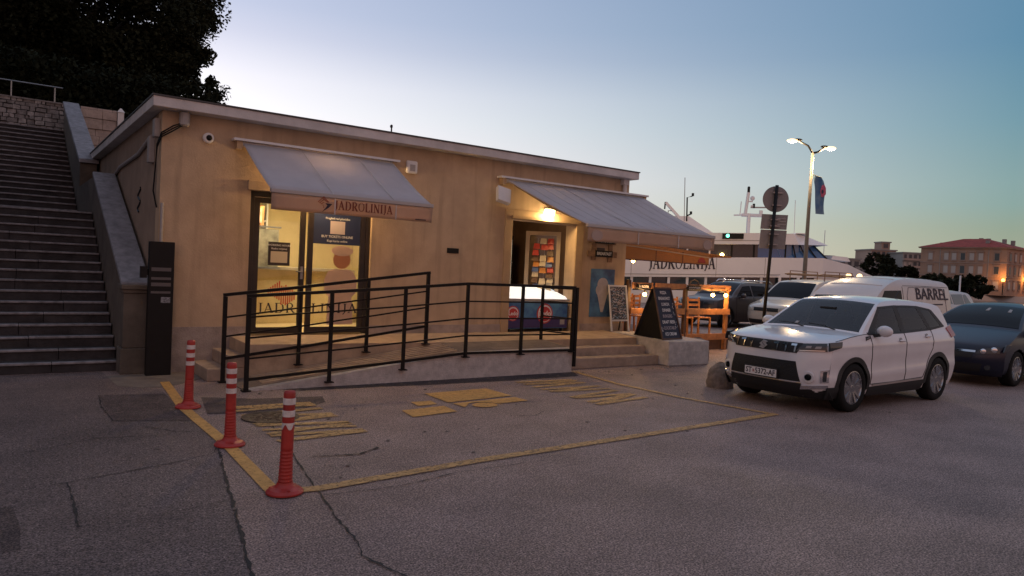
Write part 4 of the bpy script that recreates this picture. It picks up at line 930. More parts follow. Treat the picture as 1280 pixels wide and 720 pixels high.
def chair(x, y, a, lab):
    t = thing('wooden_chair', lab, 'chair', (x, y, DK), 'wooden chairs on the terrace', rz=a)
    MB().box(-.2, .2, -.2, .2, .43, .455).build('seat', M_WOOD, t)
    for sx in (-.18, .18):
        MB().bar((sx, -.18, 0), (sx, -.18, .43), .035).build('leg', M_WOOD, t); MB().bar((sx, .2, 0), (sx, .25, .92), .035).build('leg', M_WOOD, t)
    for z in (.58, .70, .82): MB().box(-.16, .16, .22, .24, z, z + .06).build('slat', M_WOOD, t)
chair(13.55, 11.8, .25, 'wooden slatted chair behind the fence under the COCKTAILS sign'); chair(14.18, 11.8, -.15, 'wooden slatted chair beside the fence end post'); chair(11.75, 12.3, 2.6, 'wooden slatted chair behind the fence nearest the building')
def table(x, y, lab):
    t = thing('wooden_table', lab, 'table', (x, y, DK), 'wooden tables on the terrace')
    for k in range(5): MB().box(x - .4, x + .4, y - .4 + k * .162, y - .4 + k * .162 + .152, DK + .70, DK + .73).build('table_board', M_WOOD, t)
    for sx in (-.33, .33):
        for sy in (-.33, .33): MB().bar((x + sx, y + sy, DK), (x + sx, y + sy, DK + .70), .05).build('leg', M_WOODD, t)
chair(12.45, 12.2, .2, 'wooden slatted chair behind the black chalkboard'); chair(13.6, 13.7, 3.3, 'wooden slatted chair at the far side of the table by the fence end')
for x_, y_, lab_ in ((14.0, 12.65, 'small cream menu stand on the table at the fence end'), (11.8, 12.95, 'small cream menu stand on the table near the building')):
    mt_ = thing('menu_stand', lab_, 'menu stand', (x_, y_, DK + .731)); MB().hexa([(x_ - .07, y_ - .05, DK + .733), (x_ + .07, y_ - .05, DK + .733), (x_ + .07, y_ + .05, DK + .733), (x_ - .07, y_ + .05, DK + .733)], [(x_ - .07, y_ - .006, DK + .93), (x_ + .07, y_ - .006, DK + .93), (x_ + .07, y_ + .006, DK + .93), (x_ - .07, y_ + .006, DK + .93)]).build('card', mat('menu_card', (.62, .50, .32), .6), mt_)
table(14.1, 12.75, 'wooden table behind the two chairs at the fence end'); table(11.9, 13.1, 'wooden table near the building on the terrace')
pl_ = thing('pendant_lamp', 'warm pendant lamp hanging under the orange terrace canopy', 'pendant lamp', (12.9, 12.9, 2.3))
MB().tube([(12.9, 12.9, 2.31), (12.9, 12.9, 2.16)], .008, 6).build('cord', M_BLACK, pl_); MB().lathe((12.9, 12.9, 2.06), [(.11, 0), (.04, .09), (.02, .11)], 14).build('shade', M_BLACK, pl_); MB().sphere((12.9, 12.9, 2.05), .045).build('glass_bulb', M_WARMB, pl_, smooth=True)
point('pendant_light', (12.9, 12.9, 1.95), 55, (1, .56, .2), .06, pl_)
tn = thing('terrace_canopy', 'orange lit canopy over the terrace behind the large awning', 'canopy', (12.9, 12.3, 2.2))
M_CANO = translucent(mat('orange_canopy', (.52, .24, .07), .8, var=.08, scale=3), .3)
MB().hexa([(11.05, 11.5, 2.42), (14.9, 11.5, 2.24), (14.9, 14.6, 2.24), (11.05, 14.6, 2.42)], [(11.05, 11.5, 2.45), (14.9, 11.5, 2.27), (14.9, 14.6, 2.27), (11.05, 14.6, 2.45)]).build('fabric_top', M_CANO, tn)
MB().prism([(11.05, 11.49, 2.04), (14.05, 11.49, 2.02), (14.05, 11.49, 2.285), (11.05, 11.49, 2.40)], (0, .008, 0)).build('valance', M_CANO, tn)
MB().bar((11.05, 11.48, 2.36), (14.1, 11.48, 2.20), .02, .03).build('front_bar', M_TRIM, tn)
MB().bar((11.05, 11.479, 2.05), (14.05, 11.479, 2.03), .006, .02).build('hem', M_WOODD, tn)
for x in (12.2, 13.1): MB().box(x, x + .015, 11.484, 11.489, 2.04, 2.3).build('seam', M_WOODD, tn)
MB().prism([(13.78 + .14 * cos(t * pi / 8), 11.486, 2.07 + .13 * max(0, sin(t * pi / 8))) for t in range(9)], (0, -.003, 0)).build('red_logo', mat('canopy_red', (.35, .05, .03), .7), tn)
for x in (12.1, 13.35): MB().bar((x, 14.4, DK), (x, 14.4, 2.27), .06).build('canopy_post', M_BLACK, tn)

# chalkboards
ab_ = thing('chalkboard', 'black folding chalkboard listing PIZZA to ICE CREAM on the concrete block', 'chalkboard', (10.85, 9.9, .5))
A = Vector((10.52, 9.62, .49)); e = Vector((.995, .10, 0)); bk_ = Vector((.02, .78, 0)); hgt = .98; W_ = .62
tA = A + bk_ * .42 + Vector((.02, 0, hgt)); tB = tA + e * (W_ - .08); B_ = A + e * W_
upd = (tA + e * ((W_ - .08) / 2) - (A + e * (W_ / 2))).normalized(); nn = e.cross(upd).normalized()
def panel(a, b, c, d, nrm, t, nm, m): MB().prism([a, b, c, d], nrm * t).build(nm, m, ab_)
panel(A, B_, tB, tA, -nn, .018, 'front_board', mat('chalk_navy', (.02, .026, .05), .7, var=.2, scale=10))
for p0, p1 in ((A, tA), (B_, tB), (A, B_), (tA, tB)): MB().bar(p0 + nn * .006, p1 + nn * .006, .035, .02, upv=nn).build('frame', M_WOODD, ab_)
C_ = A + bk_; D_ = B_ + bk_
panel(C_, tA + Vector((0, .03, 0)), tB + Vector((0, .03, 0)), D_, nn * -1, .018, 'back_board', M_BLACK)
panel(A + e * .04 + bk_ * .05, C_ + e * .04 - bk_ * .05, tA + e * .04 + Vector((0, .02, -.05)), tA + e * .04 - Vector((0, .02, .05)), e, .01, 'side_board', M_BLACK)
for k, s in enumerate(('PIZZA', 'BREAKFAST', 'LUNCH', 'DINNER', 'BURGERS', 'DRAFT BEER', 'COCKTAILS', 'ICE CREAM')):
    f = 1 - (k + .75) / 8.6; ctr = (A + e * W_ / 2).lerp(tA + e * (W_ - .08) / 2, f) + nn * .003
    text_obj(s, .088, 'chalk_text', MATS['pale_label'] if k in (4, 6) else M_CHALK, ab_, ctr, e, upd, bold=.012, depth=.001, sx=.82)
r9 = random.Random(4); dd = MB()
for k in range(9):
    f = r9.uniform(.08, .92); sd_ = .06 if k % 2 else W_ - .08; q = (A + e * sd_).lerp(tA + e * (sd_ - .04), f) + nn * .004
    for j in range(3): o = q + e * r9.uniform(-.03, .03) + upd * r9.uniform(-.04, .04); dd.bar(o, o + e * r9.uniform(-.03, .03) + upd * r9.uniform(.01, .04), .006, .002, upv=nn)
dd.build('chalk_doodles', M_CHALK, ab_)
wb = thing('menu_board', 'white framed scribbled menu board leaning on the wall under the poster', 'menu board', (10.7, 11.0, .51))
tb_ = lambda x, z, o=0: Vector((x, 10.98 + (z - .51) * .16 - o, z))
x0, x1 = 10.46, 10.95
MB().prism([tb_(x0, .74), tb_(x1, .74), tb_(x1, 1.46), tb_(x0, 1.46)], (0, .012, 0)).build('board', mat('board_dark', (.06, .07, .08), .6), wb)
for a, b in (((x0, .515), (x0, 1.48)), ((x1, .515), (x1, 1.48)), ((x0, 1.46), (x1, 1.46)), ((x0, .74), (x1, .74))): MB().bar(tb_(*a, .008), tb_(*b, .008), .035, .02, upv=(0, 1, 0)).build('frame', M_WHITE, wb)
MB().bar((10.9, 11.12, 1.2), (10.86, 11.18, .515), .02).build('rear_leg', M_BLACK, wb)
CHK = [M_CHALK, mat('chalk_blue', (.25, .42, .6), .8), mat('chalk_grey', (.5, .48, .42), .8), mat('chalk_pink', (.6, .42, .4), .8)]
sc = [MB() for _ in CHK]
for k in range(190):
    x = r9.uniform(x0 + .03, x1 - .06); z = r9.uniform(.77, 1.43); b = sc[r9.randrange(4)]
    b.bar(tb_(x, z, .003), tb_(min(x1 - .03, x + r9.uniform(.02, .07)), min(1.44, z + r9.uniform(-.03, .03)), .003), .009, .003, upv=(0, 1, 0))
for b, m in zip(sc, CHK): tag(b.build('chalk_scribbles', m, wb), kind='stuff')

# ------------------------------------------------------------------ sign pole, street lamp
def on(d, u, z): return FR(d, u, z)
sp = thing('road_sign', 'grey backs of a round and two square road signs on a dark pole', 'road sign', on(17.5, 6.1, 0))
nF = F0.copy()
MB().tube([on(17.5, 6.1, 0), on(17.5, 6.27, 4.03)], .04, 10).build('pole', M_BLACK, sp, smooth=True)
M_SGN = mat('sign_back_grey', (.23, .22, .22), .55, .3, var=.12, scale=9)
MB().lathe(on(17.56, 6.28, 3.70), [(.31, 0), (.315, .004), (.315, .016), (.31, .02)], 36, tuple(F0)).build('round_plate', M_SGN, sp)
def plate(d, u0, u1, z0, z1, nm, m, par, t=.02, sk=0.0):
    return MB().prism([on(d, u0, z0), on(d, u1, z0), on(d, u1 + sk, z1), on(d, u0 + sk, z1)], tuple(F0 * t)).build(nm, m, par)
plate(17.56, 5.95, 6.58, 2.97, 3.33, 'square_plate', M_SGN, sp, sk=.02); plate(17.56, 5.94, 6.57, 2.50, 2.955, 'square_plate', M_SGN, sp, sk=.02)
for z in (3.85, 3.55, 3.2, 3.05, 2.85, 2.6): plate(17.49, 6.13 + .045 * (z - 2.6), 6.37 + .045 * (z - 2.6), z - .015, z + .015, 'clamp', M_METAL, sp, t=.05)
for k in range(3): plate(17.545, 6.34, 6.55, 3.22 - k * .07, 3.25 - k * .07, 'sticker', M_GREY, sp, t=.008)
sl_ = thing('street_lamp', 'tall double headed street lamp glowing warm white', 'street lamp', on(32, 12.9, 0))
MB().tube([on(32, 12.9, 0), on(32, 12.9, 1.0), on(32, 12.92, 5.0), on(32, 12.95, 7.42)], [.11, .10, .075, .055], 12).build('pole', mat('lamp_pole', (.19, .17, .14), .5, .3, var=.15), sl_, smooth=True)
for hu, hz, s in ((12.02, 7.93, -1), (13.72, 7.68, 1)):
    root = on(32, 12.95, 7.40)
    MB().tube([root, on(32, 12.95 + s * .22, hz - .22), on(32, hu - s * .22, hz + .0)], [.05, .045, .04], 8).build('arm', M_BLACK, sl_, smooth=True)
    hd = MB(); hd.sphere((0, 0, 0), .30, 12, 8, (1, .42, .32)); q = on(32, hu, hz); mtx = Matrix.Translation(q - ROOTS[sl_.name]) @ Matrix((R0 * 1, F0, ZU)).transposed().to_4x4()
    hd.build('lamp_head', M_BLACK, sl_, smooth=True, xf=mtx @ Matrix.Scale(.62, 4) @ Matrix.Translation((-s * .42, 0, .04)))
    MB().sphere((0, 0, 0), .25, 12, 8, (1, .5, .34)).build('glowing_bowl', M_SODIUM, sl_, smooth=True, xf=mtx @ Matrix.Translation((0, 0, -.03)))
    point('street_light', on(32, hu, hz - .22), 520, (1, .68, .36), .15, sl_)
fg = thing('banner_flag', 'small teal banner with a pink emblem hanging from the lamp pole', 'flag', on(32, 13.0, 5.6))
rows = []
for j in range(13):
    v = j / 12; z = 6.46 - 1.72 * v
    rows.append([on(32 + .06 * sin(v * 5 + i), 12.98 + .40 * i / 4 + .42 * (v ** .7) * (1 - .4 * v) - (0.02 if i == 0 else 0) + .03 * sin(v * 6), z - .12 * i / 4 * (1 - v)) for i in range(5)])
MB().grid(rows, flip=True).build('cloth', mat('banner_teal', (.05, .15, .32), .8, col2=(.20, .30, .38), scale=1.3), fg, smooth=True)
MB().prism([on(31.9, 13.47 + .12 * cos(t * pi / 6) + .02 * sin(3 * t), 5.75 + .28 * sin(t * pi / 6)) for t in range(12)], tuple(F0 * .01)).build('pink_emblem', mat('banner_pink', (.5, .10, .18), .7), fg)
MB().prism([on(31.895, 13.44 + .05 * cos(t * pi / 4), 5.72 + .10 * sin(t * pi / 4)) for t in range(8)], tuple(-F0 * .006)).build('dark_emblem', M_NAVY, fg)
MB().tube([on(32, 12.86, 6.47), on(32, 13.05, 6.45), on(32, 13.42, 6.34)], .018, 6).build('flag_arm', M_BLACK, fg)

# ------------------------------------------------------------------ cars
def lin(tab, x):
    if x <= tab[0][0]: return tab[0][1]
    for (a, b), (c, d) in zip(tab[:-1], tab[1:]):
        if x <= c:
            t = (x - a) / (c - a) if c > a else 0; return b + (d - b) * t
    return tab[-1][1]
def smooth_tab(tab):       # Catmull-Rom resample of (x, value) pairs
    out = []
    for i in range(len(tab) - 1):
        p0 = tab[max(i - 1, 0)]; p1 = tab[i]; p2 = tab[i + 1]; p3 = tab[min(i + 2, len(tab) - 1)]
        for k in range(4):
            t = k / 4
            out.append(tuple(.5 * ((2 * p1[j]) + (-p0[j] + p2[j]) * t * .9 + (2 * p0[j] - 5 * p1[j] + 4 * p2[j] - p3[j]) * t * t * .9 + (-p0[j] + 3 * p1[j] - 3 * p2[j] + p3[j]) * t ** 3 * .9 + (.1 * 2 * (p2[j] - p1[j]) * t)) if False else p1[j] * (1 - t) ** 2 * (1 + 2 * t) + p2[j] * t * t * (3 - 2 * t) + (.5 * (p2[j] - p0[j])) * t * (1 - t) ** 2 - (.5 * (p3[j] - p1[j])) * t * t * (1 - t) for j in (0, 1)))
    out.append(tab[-1]); return out
def inside(x, z, pg):
    r = False
    for (a, b), (c, d) in zip(pg, pg[1:] + pg[:1]):
        if (b > z) != (d > z) and x < (c - a) * (z - b) / (d - b) + a: r = not r
    return r
class Car:
    def __init__(s, name, label, cat, loc, prof, ytab, paint, L, scale=1.0, wheels=(.87, 3.37), wr=.335, arch=.39, cF=.28, cR=.14, cut=None, wcut=None, sill=.22, tf=.06, tr=.06, crown=.035, fade=1.0, crease=None, rz=1e-9):
        s.root = thing(name, label, cat, loc, None, rz); s.sc = scale; s.L = L; s.ytab = smooth_tab(ytab); s.paint = paint
        s.cF, s.cR, s.tf, s.tr, s.crown, s.fade = cF, cR, tf, tr, crown, fade; s.crease = crease
        s.P = smooth_tab(prof); s.prof = prof; s.sill = sill; s.wheels = wheels; s.wr = wr; s.arch = arch; s.cut = cut or []; s.wcut = wcut
        s.xm = Matrix.Scale(scale, 4)
        s.shell()
    def Y(s, x, z):
        y = lin(s.ytab, z)
        q = max(0, (.9 - x) / .9); y *= 1 - s.tf * q * q
        q = max(0, (x - (s.L - .9)) / .9); y *= 1 - s.tr * q * q
        if s.crease:
            for (zc, sl, wd, am) in s.crease:
                d = (z - zc - sl * x) / wd
                if -4 < d < 4: y += am * (math.exp(-d * d) if True else 0)
        return y
    def bend(s, x, t):
        a = abs(t) ** 4
        return a * (s.cF * max(0, 1 - x / s.fade) - s.cR * max(0, (x - (s.L - .6)) / .6))
    def topP(s, x, z, nz, t):
        ex, ez = x + s.bend(x, 1), z - s.crown * nz
        return (x + s.bend(x, t), t * s.Y(ex, ez), z - s.crown * nz * t * t)
    def shell(s):
        P = s.P; n = len(P); nz = []
        for i in range(n):
            a, b = P[max(0, i - 1)], P[min(n - 1, i + 1)]; l = math.hypot(b[0] - a[0], b[1] - a[1]) or 1
            nz.append(max(0, (b[0] - a[0]) / l) ** 1.5)
        s.nz = nz; ts = [-1, -.965] + [-.93 + 1.86 * i / 30 for i in range(31)] + [.965, 1]
        s.E = [s.topP(P[i][0], P[i][1], nz[i], 1) for i in range(n)]
        tb = MB().grid([[s.topP(P[i][0], P[i][1], nz[i], t) for t in ts] for i in range(n)], flip=True)
        if s.wcut:
            keep = []; m_ = len(ts)
            for q in tb.f:
                i, j = min(q) // m_, min(q) % m_; xc = (P[i][0] + P[i + 1][0]) / 2; tc_ = (ts[j] + ts[j + 1]) / 2
                if P[i][1] > 1.0 and abs(tc_) < .93 and any(a < xc < b for a, b in s.wcut): continue
                keep.append(q)
            tb.f = keep
        tb.build('body_shell', s.paint, s.root, smooth=True, xf=s.xm)
        ex = [e[0] for e in s.E]; iF = ex.index(min(ex)); iR = ex.index(max(ex))
        s.upper = sorted([(e[0], e[2]) for e in s.E[iF:iR + 1]]); fl = sorted([(e[0], e[2]) for e in s.E[:iF + 1]]); rl = sorted([(e[0], e[2]) for e in s.E[iR:]])
        s.fe = sorted([(e[2], e[0]) for e in s.E[:iF + 1] + [q for q in s.E[iF:] if q[0] < 1.0 and q[0] < ex[iF] + .5]])
        x0, x1 = ex[iF], ex[iR]; M_ = 56 if s.cut else 26; N_ = 230 if s.cut else 120; cols = []
        xs = [x0 + (x1 - x0) * (.5 - .5 * cos(pi * i / N_)) * .35 + (x1 - x0) * i / N_ * .65 for i in range(N_ + 1)]
        for x in xs:
            hi = lin(s.upper, x); lo = s.sill
            if fl and x < fl[-1][0]: lo = max(lo, lin(fl, x))
            if rl and x > rl[0][0]: lo = max(lo, lin(rl, x))
            cols.append([(x, s.Y(x, lo + (hi - lo) * j / M_), lo + (hi - lo) * j / M_) for j in range(M_ + 1)])
        for sg in (-1, 1):
            m = MB(); base = [(p[0], sg * p[1], p[2]) for c in cols for p in c]; fs = []
            for i in range(N_):
                for j in range(M_):
                    q = (i * (M_ + 1) + j, i * (M_ + 1) + j + 1, (i + 1) * (M_ + 1) + j + 1, (i + 1) * (M_ + 1) + j)
                    cx = sum(base[k][0] for k in q) / 4; cz = sum(base[k][2] for k in q) / 4
                    if any((cx - wx) ** 2 + (cz - s.wr) ** 2 < s.arch ** 2 for wx in s.wheels): continue
                    if s.cut and cz > .9 and any(inside(cx, cz, pg) for pg in s.cut): continue
                    fs.append(q if sg > 0 else q[::-1])
            m.add(base, fs); m.build('body_side', s.paint, s.root, smooth=True, xf=s.xm)
        b = MB(); b.box(.5, s.L - .3, -.60, .60, s.sill - .02, .68).box(s.wheels[0] + .42, s.wheels[1] - .42, -.80, .80, s.sill - .03, s.sill + .25)
        b.build('underbody', M_TRIMB, s.root, xf=s.xm)
    def _patch(s, rows, dirs, off, name, m, parent=None, flip=False, smooth=True):
        """rows of surface points + outward direction per point; lifted by off with a skirt"""
        R = [[tuple(Vector(p) + Vector(d) * off) for p, d in zip(r, dr)] for r, dr in zip(rows, dirs)]
        mb = MB(); mb.grid(R, flip=flip)
        nr, nc = len(R), len(R[0])
        loop = [(0, j) for j in range(nc)] + [(i, nc - 1) for i in range(1, nr)] + [(nr - 1, j) for j in range(nc - 2, -1, -1)] + [(i, 0) for i in range(nr - 2, 0, -1)]
        o = [Vector(R[i][j]) for i, j in loop]; inn = [Vector(rows[i][j]) - Vector(dirs[i][j]) * .008 for i, j in loop]; k = len(loop)
        mb.add(o + inn, [((a, (a + 1) % k, k + (a + 1) % k, k + a) if flip else (a, k + a, k + (a + 1) % k, (a + 1) % k)) for a in range(k)])
        return mb.build(name, m, parent or s.root, smooth=smooth, xf=s.xm)
    @staticmethod
    def fill(lo, hi, nu=5, nv=6):
        rows = []
        L2 = []
        for tab in (lo, hi):
            q = []
            for i in range(len(tab) - 1):
                for k in range(nu): f = k / nu; q.append((tab[i][0] * (1 - f) + tab[i + 1][0] * f, tab[i][1] * (1 - f) + tab[i + 1][1] * f))
            q.append(tab[-1]); L2.append(q)
        for j in range(nv + 1):
            f = j / nv; rows.append([(a[0] * (1 - f) + b[0] * f, a[1] * (1 - f) + b[1] * f) for a, b in zip(*L2)])
        return rows
    def side(s, lo, hi, name, m, off=.005, sides=(-1, 1), parent=None, nv=6):
        r = None
        for sg in sides:
            g = s.fill(lo, hi, nv=nv); rows = [[(x, sg * s.Y(x, z), z) for x, z in r_] for r_ in g]
            r = s._patch(rows, [[(0, sg * .97, .22)] * len(q) for q in rows], off, name, m, parent, flip=sg > 0)
        return r
    def fx(s, z):
        for i in range(len(s.P) - 1):
            a, b = s.P[i], s.P[i + 1]
            if a[1] <= z <= b[1] and a[0] < 1.2: t = (z - a[1]) / (b[1] - a[1] or 1); return a[0] + (b[0] - a[0]) * t
        return s.P[0][0]
    def FP(s, y, z):
        x = s.fx(z); Ye = s.Y(x + s.bend(x, 1), z); t = max(-1, min(1, y / Ye)); return (x + s.bend(x, t), y, z)
    def front(s, lo, hi, name, m, off=.006, parent=None, nu=8, nv=6):
        g = s.fill(lo, hi, nu=nu, nv=nv); rows = [[s.FP(y, z) for y, z in r] for r in g]; dirs = []
        for r in g: dirs.append([tuple(Vector((-1, (.5 if y > 0 else -.5) * (abs(y) / .85) ** 3, .0)).normalized()) for y, z in r])
        return s._patch(rows, dirs, off, name, m, parent, flip=True)
    def TP(s, x, t):
        P = s.P; best = None
        for i in range(len(P) - 1):
            a, b = P[i], P[i + 1]
            if a[0] <= x <= b[0] and b[0] > a[0] and b[1] > .7:
                f = (x - a[0]) / (b[0] - a[0]); return s.topP(x, a[1] + (b[1] - a[1]) * f, s.nz[i] * (1 - f) + s.nz[i + 1] * f, t)
        return s.topP(P[-1][0], P[-1][1], 0, t)
    def top(s, lo, hi, name, m, off=.006, parent=None, nu=8, nv=8):
        g = s.fill(lo, hi, nu=nu, nv=nv); rows = [[s.TP(x, t) for x, t in r] for r in g]
        a, b = Vector(rows[0][len(rows[0]) // 2]), Vector(rows[-1][len(rows[0]) // 2]); d = (b - a); nrm = Vector((-d.z, 0, d.x)).normalized()
        if nrm.z < 0: nrm = -nrm
        fl = (Vector(rows[0][-1]) - Vector(rows[0][0])).cross(d).dot(nrm) < 0
        return s._patch(rows, [[tuple(nrm)] * len(r) for r in rows], off, name, m, parent, flip=fl)
    def sline(s, pts, name='door_gap', r=.006, sides=(-1, 1), m=None, off=.0015):
        q_ = []
        for a, b_ in zip(pts[:-1], pts[1:]):
            n_ = max(1, int(math.hypot(b_[0] - a[0], b_[1] - a[1]) / .03)); q_ += [(a[0] + (b_[0] - a[0]) * k / n_, a[1] + (b_[1] - a[1]) * k / n_) for k in range(n_)]
        pts = q_ + [pts[-1]]
        for sg in sides: MB().tube([(x, sg * (s.Y(x, z) + off), z) for x, z in pts], r, 5).build(name, m or M_TRIMB, s.root, xf=s.xm)
    def ring(s, cx, r0, r1, m, off=.012, a0=-.12, a1=pi + .12, name='wheel_arch_trim'):
        for sg in (-1, 1):
            rows = []
            for k in range(3):
                r = (r0, (r0 + r1) / 2, r1)[k]; rows.append([])
                for i in range(33):
                    a = a0 + (a1 - a0) * i / 32; x = cx + r * cos(a); z = max(s.sill - .01, s.wr + r * sin(a)); rows[-1].append((x, sg * s.Y(x, z), z))
            s._patch(rows, [[(0, sg, .1)] * 33 for _ in rows], off, name, m, None, flip=sg < 0)
    def wheel_set(s, rim=M_ALLOY, nspoke=5, twin=True, hw=.86, w_=.21):
        for wx in s.wheels:
            for sg in (-1, 1):
                t = MB(); r = s.wr; yo = sg * hw; ax = (0, sg, 0); c = (wx, sg * (hw - w_), r)
                t.lathe(c, [(r * .66, .0), (r * .93, .0), (r, .025), (r, w_ - .03), (r * .95, w_ - .004), (r * .70, w_), (r * .67, w_ - .012), (r * .64, w_ - .05)], 40, ax)
                o = t.build('wheel', M_TYRE, s.root, smooth=True, xf=s.xm)
                MB().lathe(c, [(r * .66, w_ - .10), (r * .3, w_ - .105), (.02, w_ - .105)], 32, ax).build('brake_disc', M_TRIMB, o, xf=s.xm)
                rg = MB(); rg.lathe(c, [(r * .69, w_ - .02), (r * .69, w_ - .006), (r * .65, w_ - .004), (r * .62, w_ - .03), (r * .62, w_ - .09)], 40, ax)
                for k in range(nspoke):
                    for dd in ((-.13, .13) if twin else (0,)):
                        a = 2 * pi * k / nspoke + dd + .3; b = 2 * pi * k / nspoke + dd * 2.0 + .3
                        p = Vector((wx + .05 * cos(a), yo - sg * .035, r + .05 * sin(a))); q = Vector((wx + r * .645 * cos(b), yo - sg * .014, r + r * .645 * sin(b)))
                        rg.bar(p, q, .032 if twin else .05, .025, upv=(0, 1, 0))
                rg.lathe(c, [(.062, w_ - .06), (.062, w_ - .026), (.03, w_ - .018)], 16, ax)
                rg.build('rim', rim, o, xf=s.xm)
    def mirror(s, x, z, m, sides=(-1, 1)):
        for sg in sides:
            y = s.Y(x, z); b = MB(); b.sphere((x + .02, sg * (y + .15), z + .03), .115, 16, 10, (.62, 1.02, .72))
            o = b.build('wing_mirror', m, s.root, smooth=True, xf=s.xm)
            MB().bar((x - .03, sg * (y - .02), z - .05), (x, sg * (y + .10), z - .03), .08, .045).build('mirror_foot', M_TRIMB, o, xf=s.xm)
            MB().lathe((x + .094, sg * (y + .15), z + .03), [(.075, 0), (.07, .004)], 16, (1, 0, 0)).build('mirror_glass', M_CGLASS, o, xf=s.xm)
    def text(s, txt, size, name, m, y, z, bold=.01, off=.012, sx=1.0):
        p = Vector(s.FP(y, z)) * s.sc; return text_obj(txt, size * s.sc, name, m, s.root, (p.x - off, p.y, p.z), (0, -1, 0), (0, 0, 1), bold=bold, depth=.001, sx=sx)

def carpaint(name, col, rough=.28, coat=.8, metal=0.0): return mat(name, col, rough, metal, var=.04, scale=3, coat=coat)
P_WHITE = carpaint('white_car_paint', (.70, .68, .69)); P_BLUE = carpaint('dark_blue_car_paint', (.003, .006, .022), .35, .12); P_GREY = carpaint('dark_grey_car_paint', (.045, .037, .040), .35, .35)
P_VAN = carpaint('cream_van_paint', (.60, .54, .45)); P_VAN2 = carpaint('pale_van_paint', (.58, .53, .50), .35, .5); P_SILV = carpaint('silver_car_paint', (.46, .45, .43), .3, .7)

SUVP = [(.16, .20), (.06, .30), (.015, .42), (0, .55), (.012, .70), (.03, .82), (.055, .93), (.12, .995), (.30, 1.035), (.60, 1.075), (.90, 1.105), (1.10, 1.12), (1.16, 1.135), (1.45, 1.315), (1.72, 1.470), (1.86, 1.540), (2.00, 1.580), (2.25, 1.603), (2.60, 1.612), (3.0, 1.605), (3.4, 1.585), (3.70, 1.555), (3.84, 1.515), (3.93, 1.40), (4.03, 1.20), (4.09, 1.05), (4.13, .88), (4.17, .66), (4.17, .48), (4.08, .28)]
SUVY = [(.18, .80), (.30, .855), (.45, .878), (.60, .887), (.78, .888), (.90, .880), (.98, .868), (1.04, .85), (1.09, .825), (1.14, .795), (1.3, .735), (1.45, .675), (1.52, .635), (1.57, .585), (1.62, .52)]
v = Car('white_suv', 'white compact SUV with chrome grille parked facing the ticket office', 'car', (8.66, 6.07, 0), SUVP, SUVY, P_WHITE, 4.175, .968, cF=.31, tf=.07, cut=[[(1.40, 1.092), (2.295, 1.105), (2.285, 1.494), (1.82, 1.464)], [(2.36, 1.107), (3.185, 1.137), (2.975, 1.490), (2.35, 1.496)], [(3.235, 1.142), (3.68, 1.182), (3.41, 1.443), (3.035, 1.486)]], wcut=[(1.16, 1.86)], wheels=(.88, 3.38), wr=.345, arch=.395, crease=((.92, .012, .045, .008), (.60, .035, .11, -.012), (.45, .03, .06, .006)))
v.wheel_set(hw=.885)
for wx in v.wheels: v.ring(wx, .365, .435, M_TRIMB)
v.side([(1.32, .19), (2.93, .19)], [(1.30, .33), (2.96, .36)], 'sill_cladding', M_TRIMB, .014)
v.side([(.30, .20), (.56, .20)], [(.28, .37), (.53, .37)], 'sill_cladding', M_TRIMB, .012)
v.side([(1.40, .345), (2.86, .375)], [(1.40, .362), (2.86, .392)], 'sill_strip', M_GREY, .017)
for lo_, hi_ in (([(1.27, 1.075), (2.3, 1.088), (3.2, 1.122), (3.75, 1.172)], [(1.27, 1.112), (2.3, 1.123), (3.2, 1.157), (3.73, 1.202)]), ([(1.78, 1.446), (2.3, 1.474), (3.02, 1.468), (3.46, 1.415)], [(1.80, 1.476), (2.3, 1.503), (3.02, 1.498), (3.42, 1.452)]),
                 ([(1.27, 1.08), (1.47, 1.09)], [(1.80, 1.470), (1.86, 1.474)]), ([(2.265, 1.10), (2.39, 1.10)], [(2.255, 1.50), (2.38, 1.50)]), ([(3.155, 1.12), (3.265, 1.125)], [(2.945, 1.495), (3.065, 1.495)]), ([(3.63, 1.17), (3.76, 1.18)], [(3.37, 1.44), (3.46, 1.44)])):
    v.side(lo_, hi_, 'window_surround', M_TRIMB, .004)
v.side([(1.43, 1.105), (2.28, 1.118)], [(1.83, 1.452), (2.27, 1.482)], 'side_window', M_SEETHRU, .002)
v.side([(2.375, 1.12), (3.17, 1.150)], [(2.365, 1.484), (2.96, 1.478)], 'side_window', M_SEETHRU, .002)
v.side([(3.25, 1.155), (3.66, 1.192)], [(3.05, 1.474), (3.40, 1.432)], 'quarter_window', M_SEETHRU, .002)
v.top([(1.162, -.93), (1.162, 0), (1.162, .93)], [(1.858, -.93), (1.858, 0), (1.858, .93)], 'windscreen', M_SEETHRU, .003, nv=14)
M_CABIN = mat('dark_cabin_trim', (.015, .015, .017), .8)
MB().box(1.30, 3.9, -.74, .74, .50, .80).build('cabin_floor', M_CABIN, v.root, xf=v.xm)
MB().hexa([(1.20, -.70, .85), (1.62, -.70, .85), (1.62, .70, .85), (1.20, .70, .85)], [(1.22, -.70, 1.08), (1.58, -.70, 1.06), (1.58, .70, 1.06), (1.22, .70, 1.08)]).build('dashboard', M_CABIN, v.root, xf=v.xm)
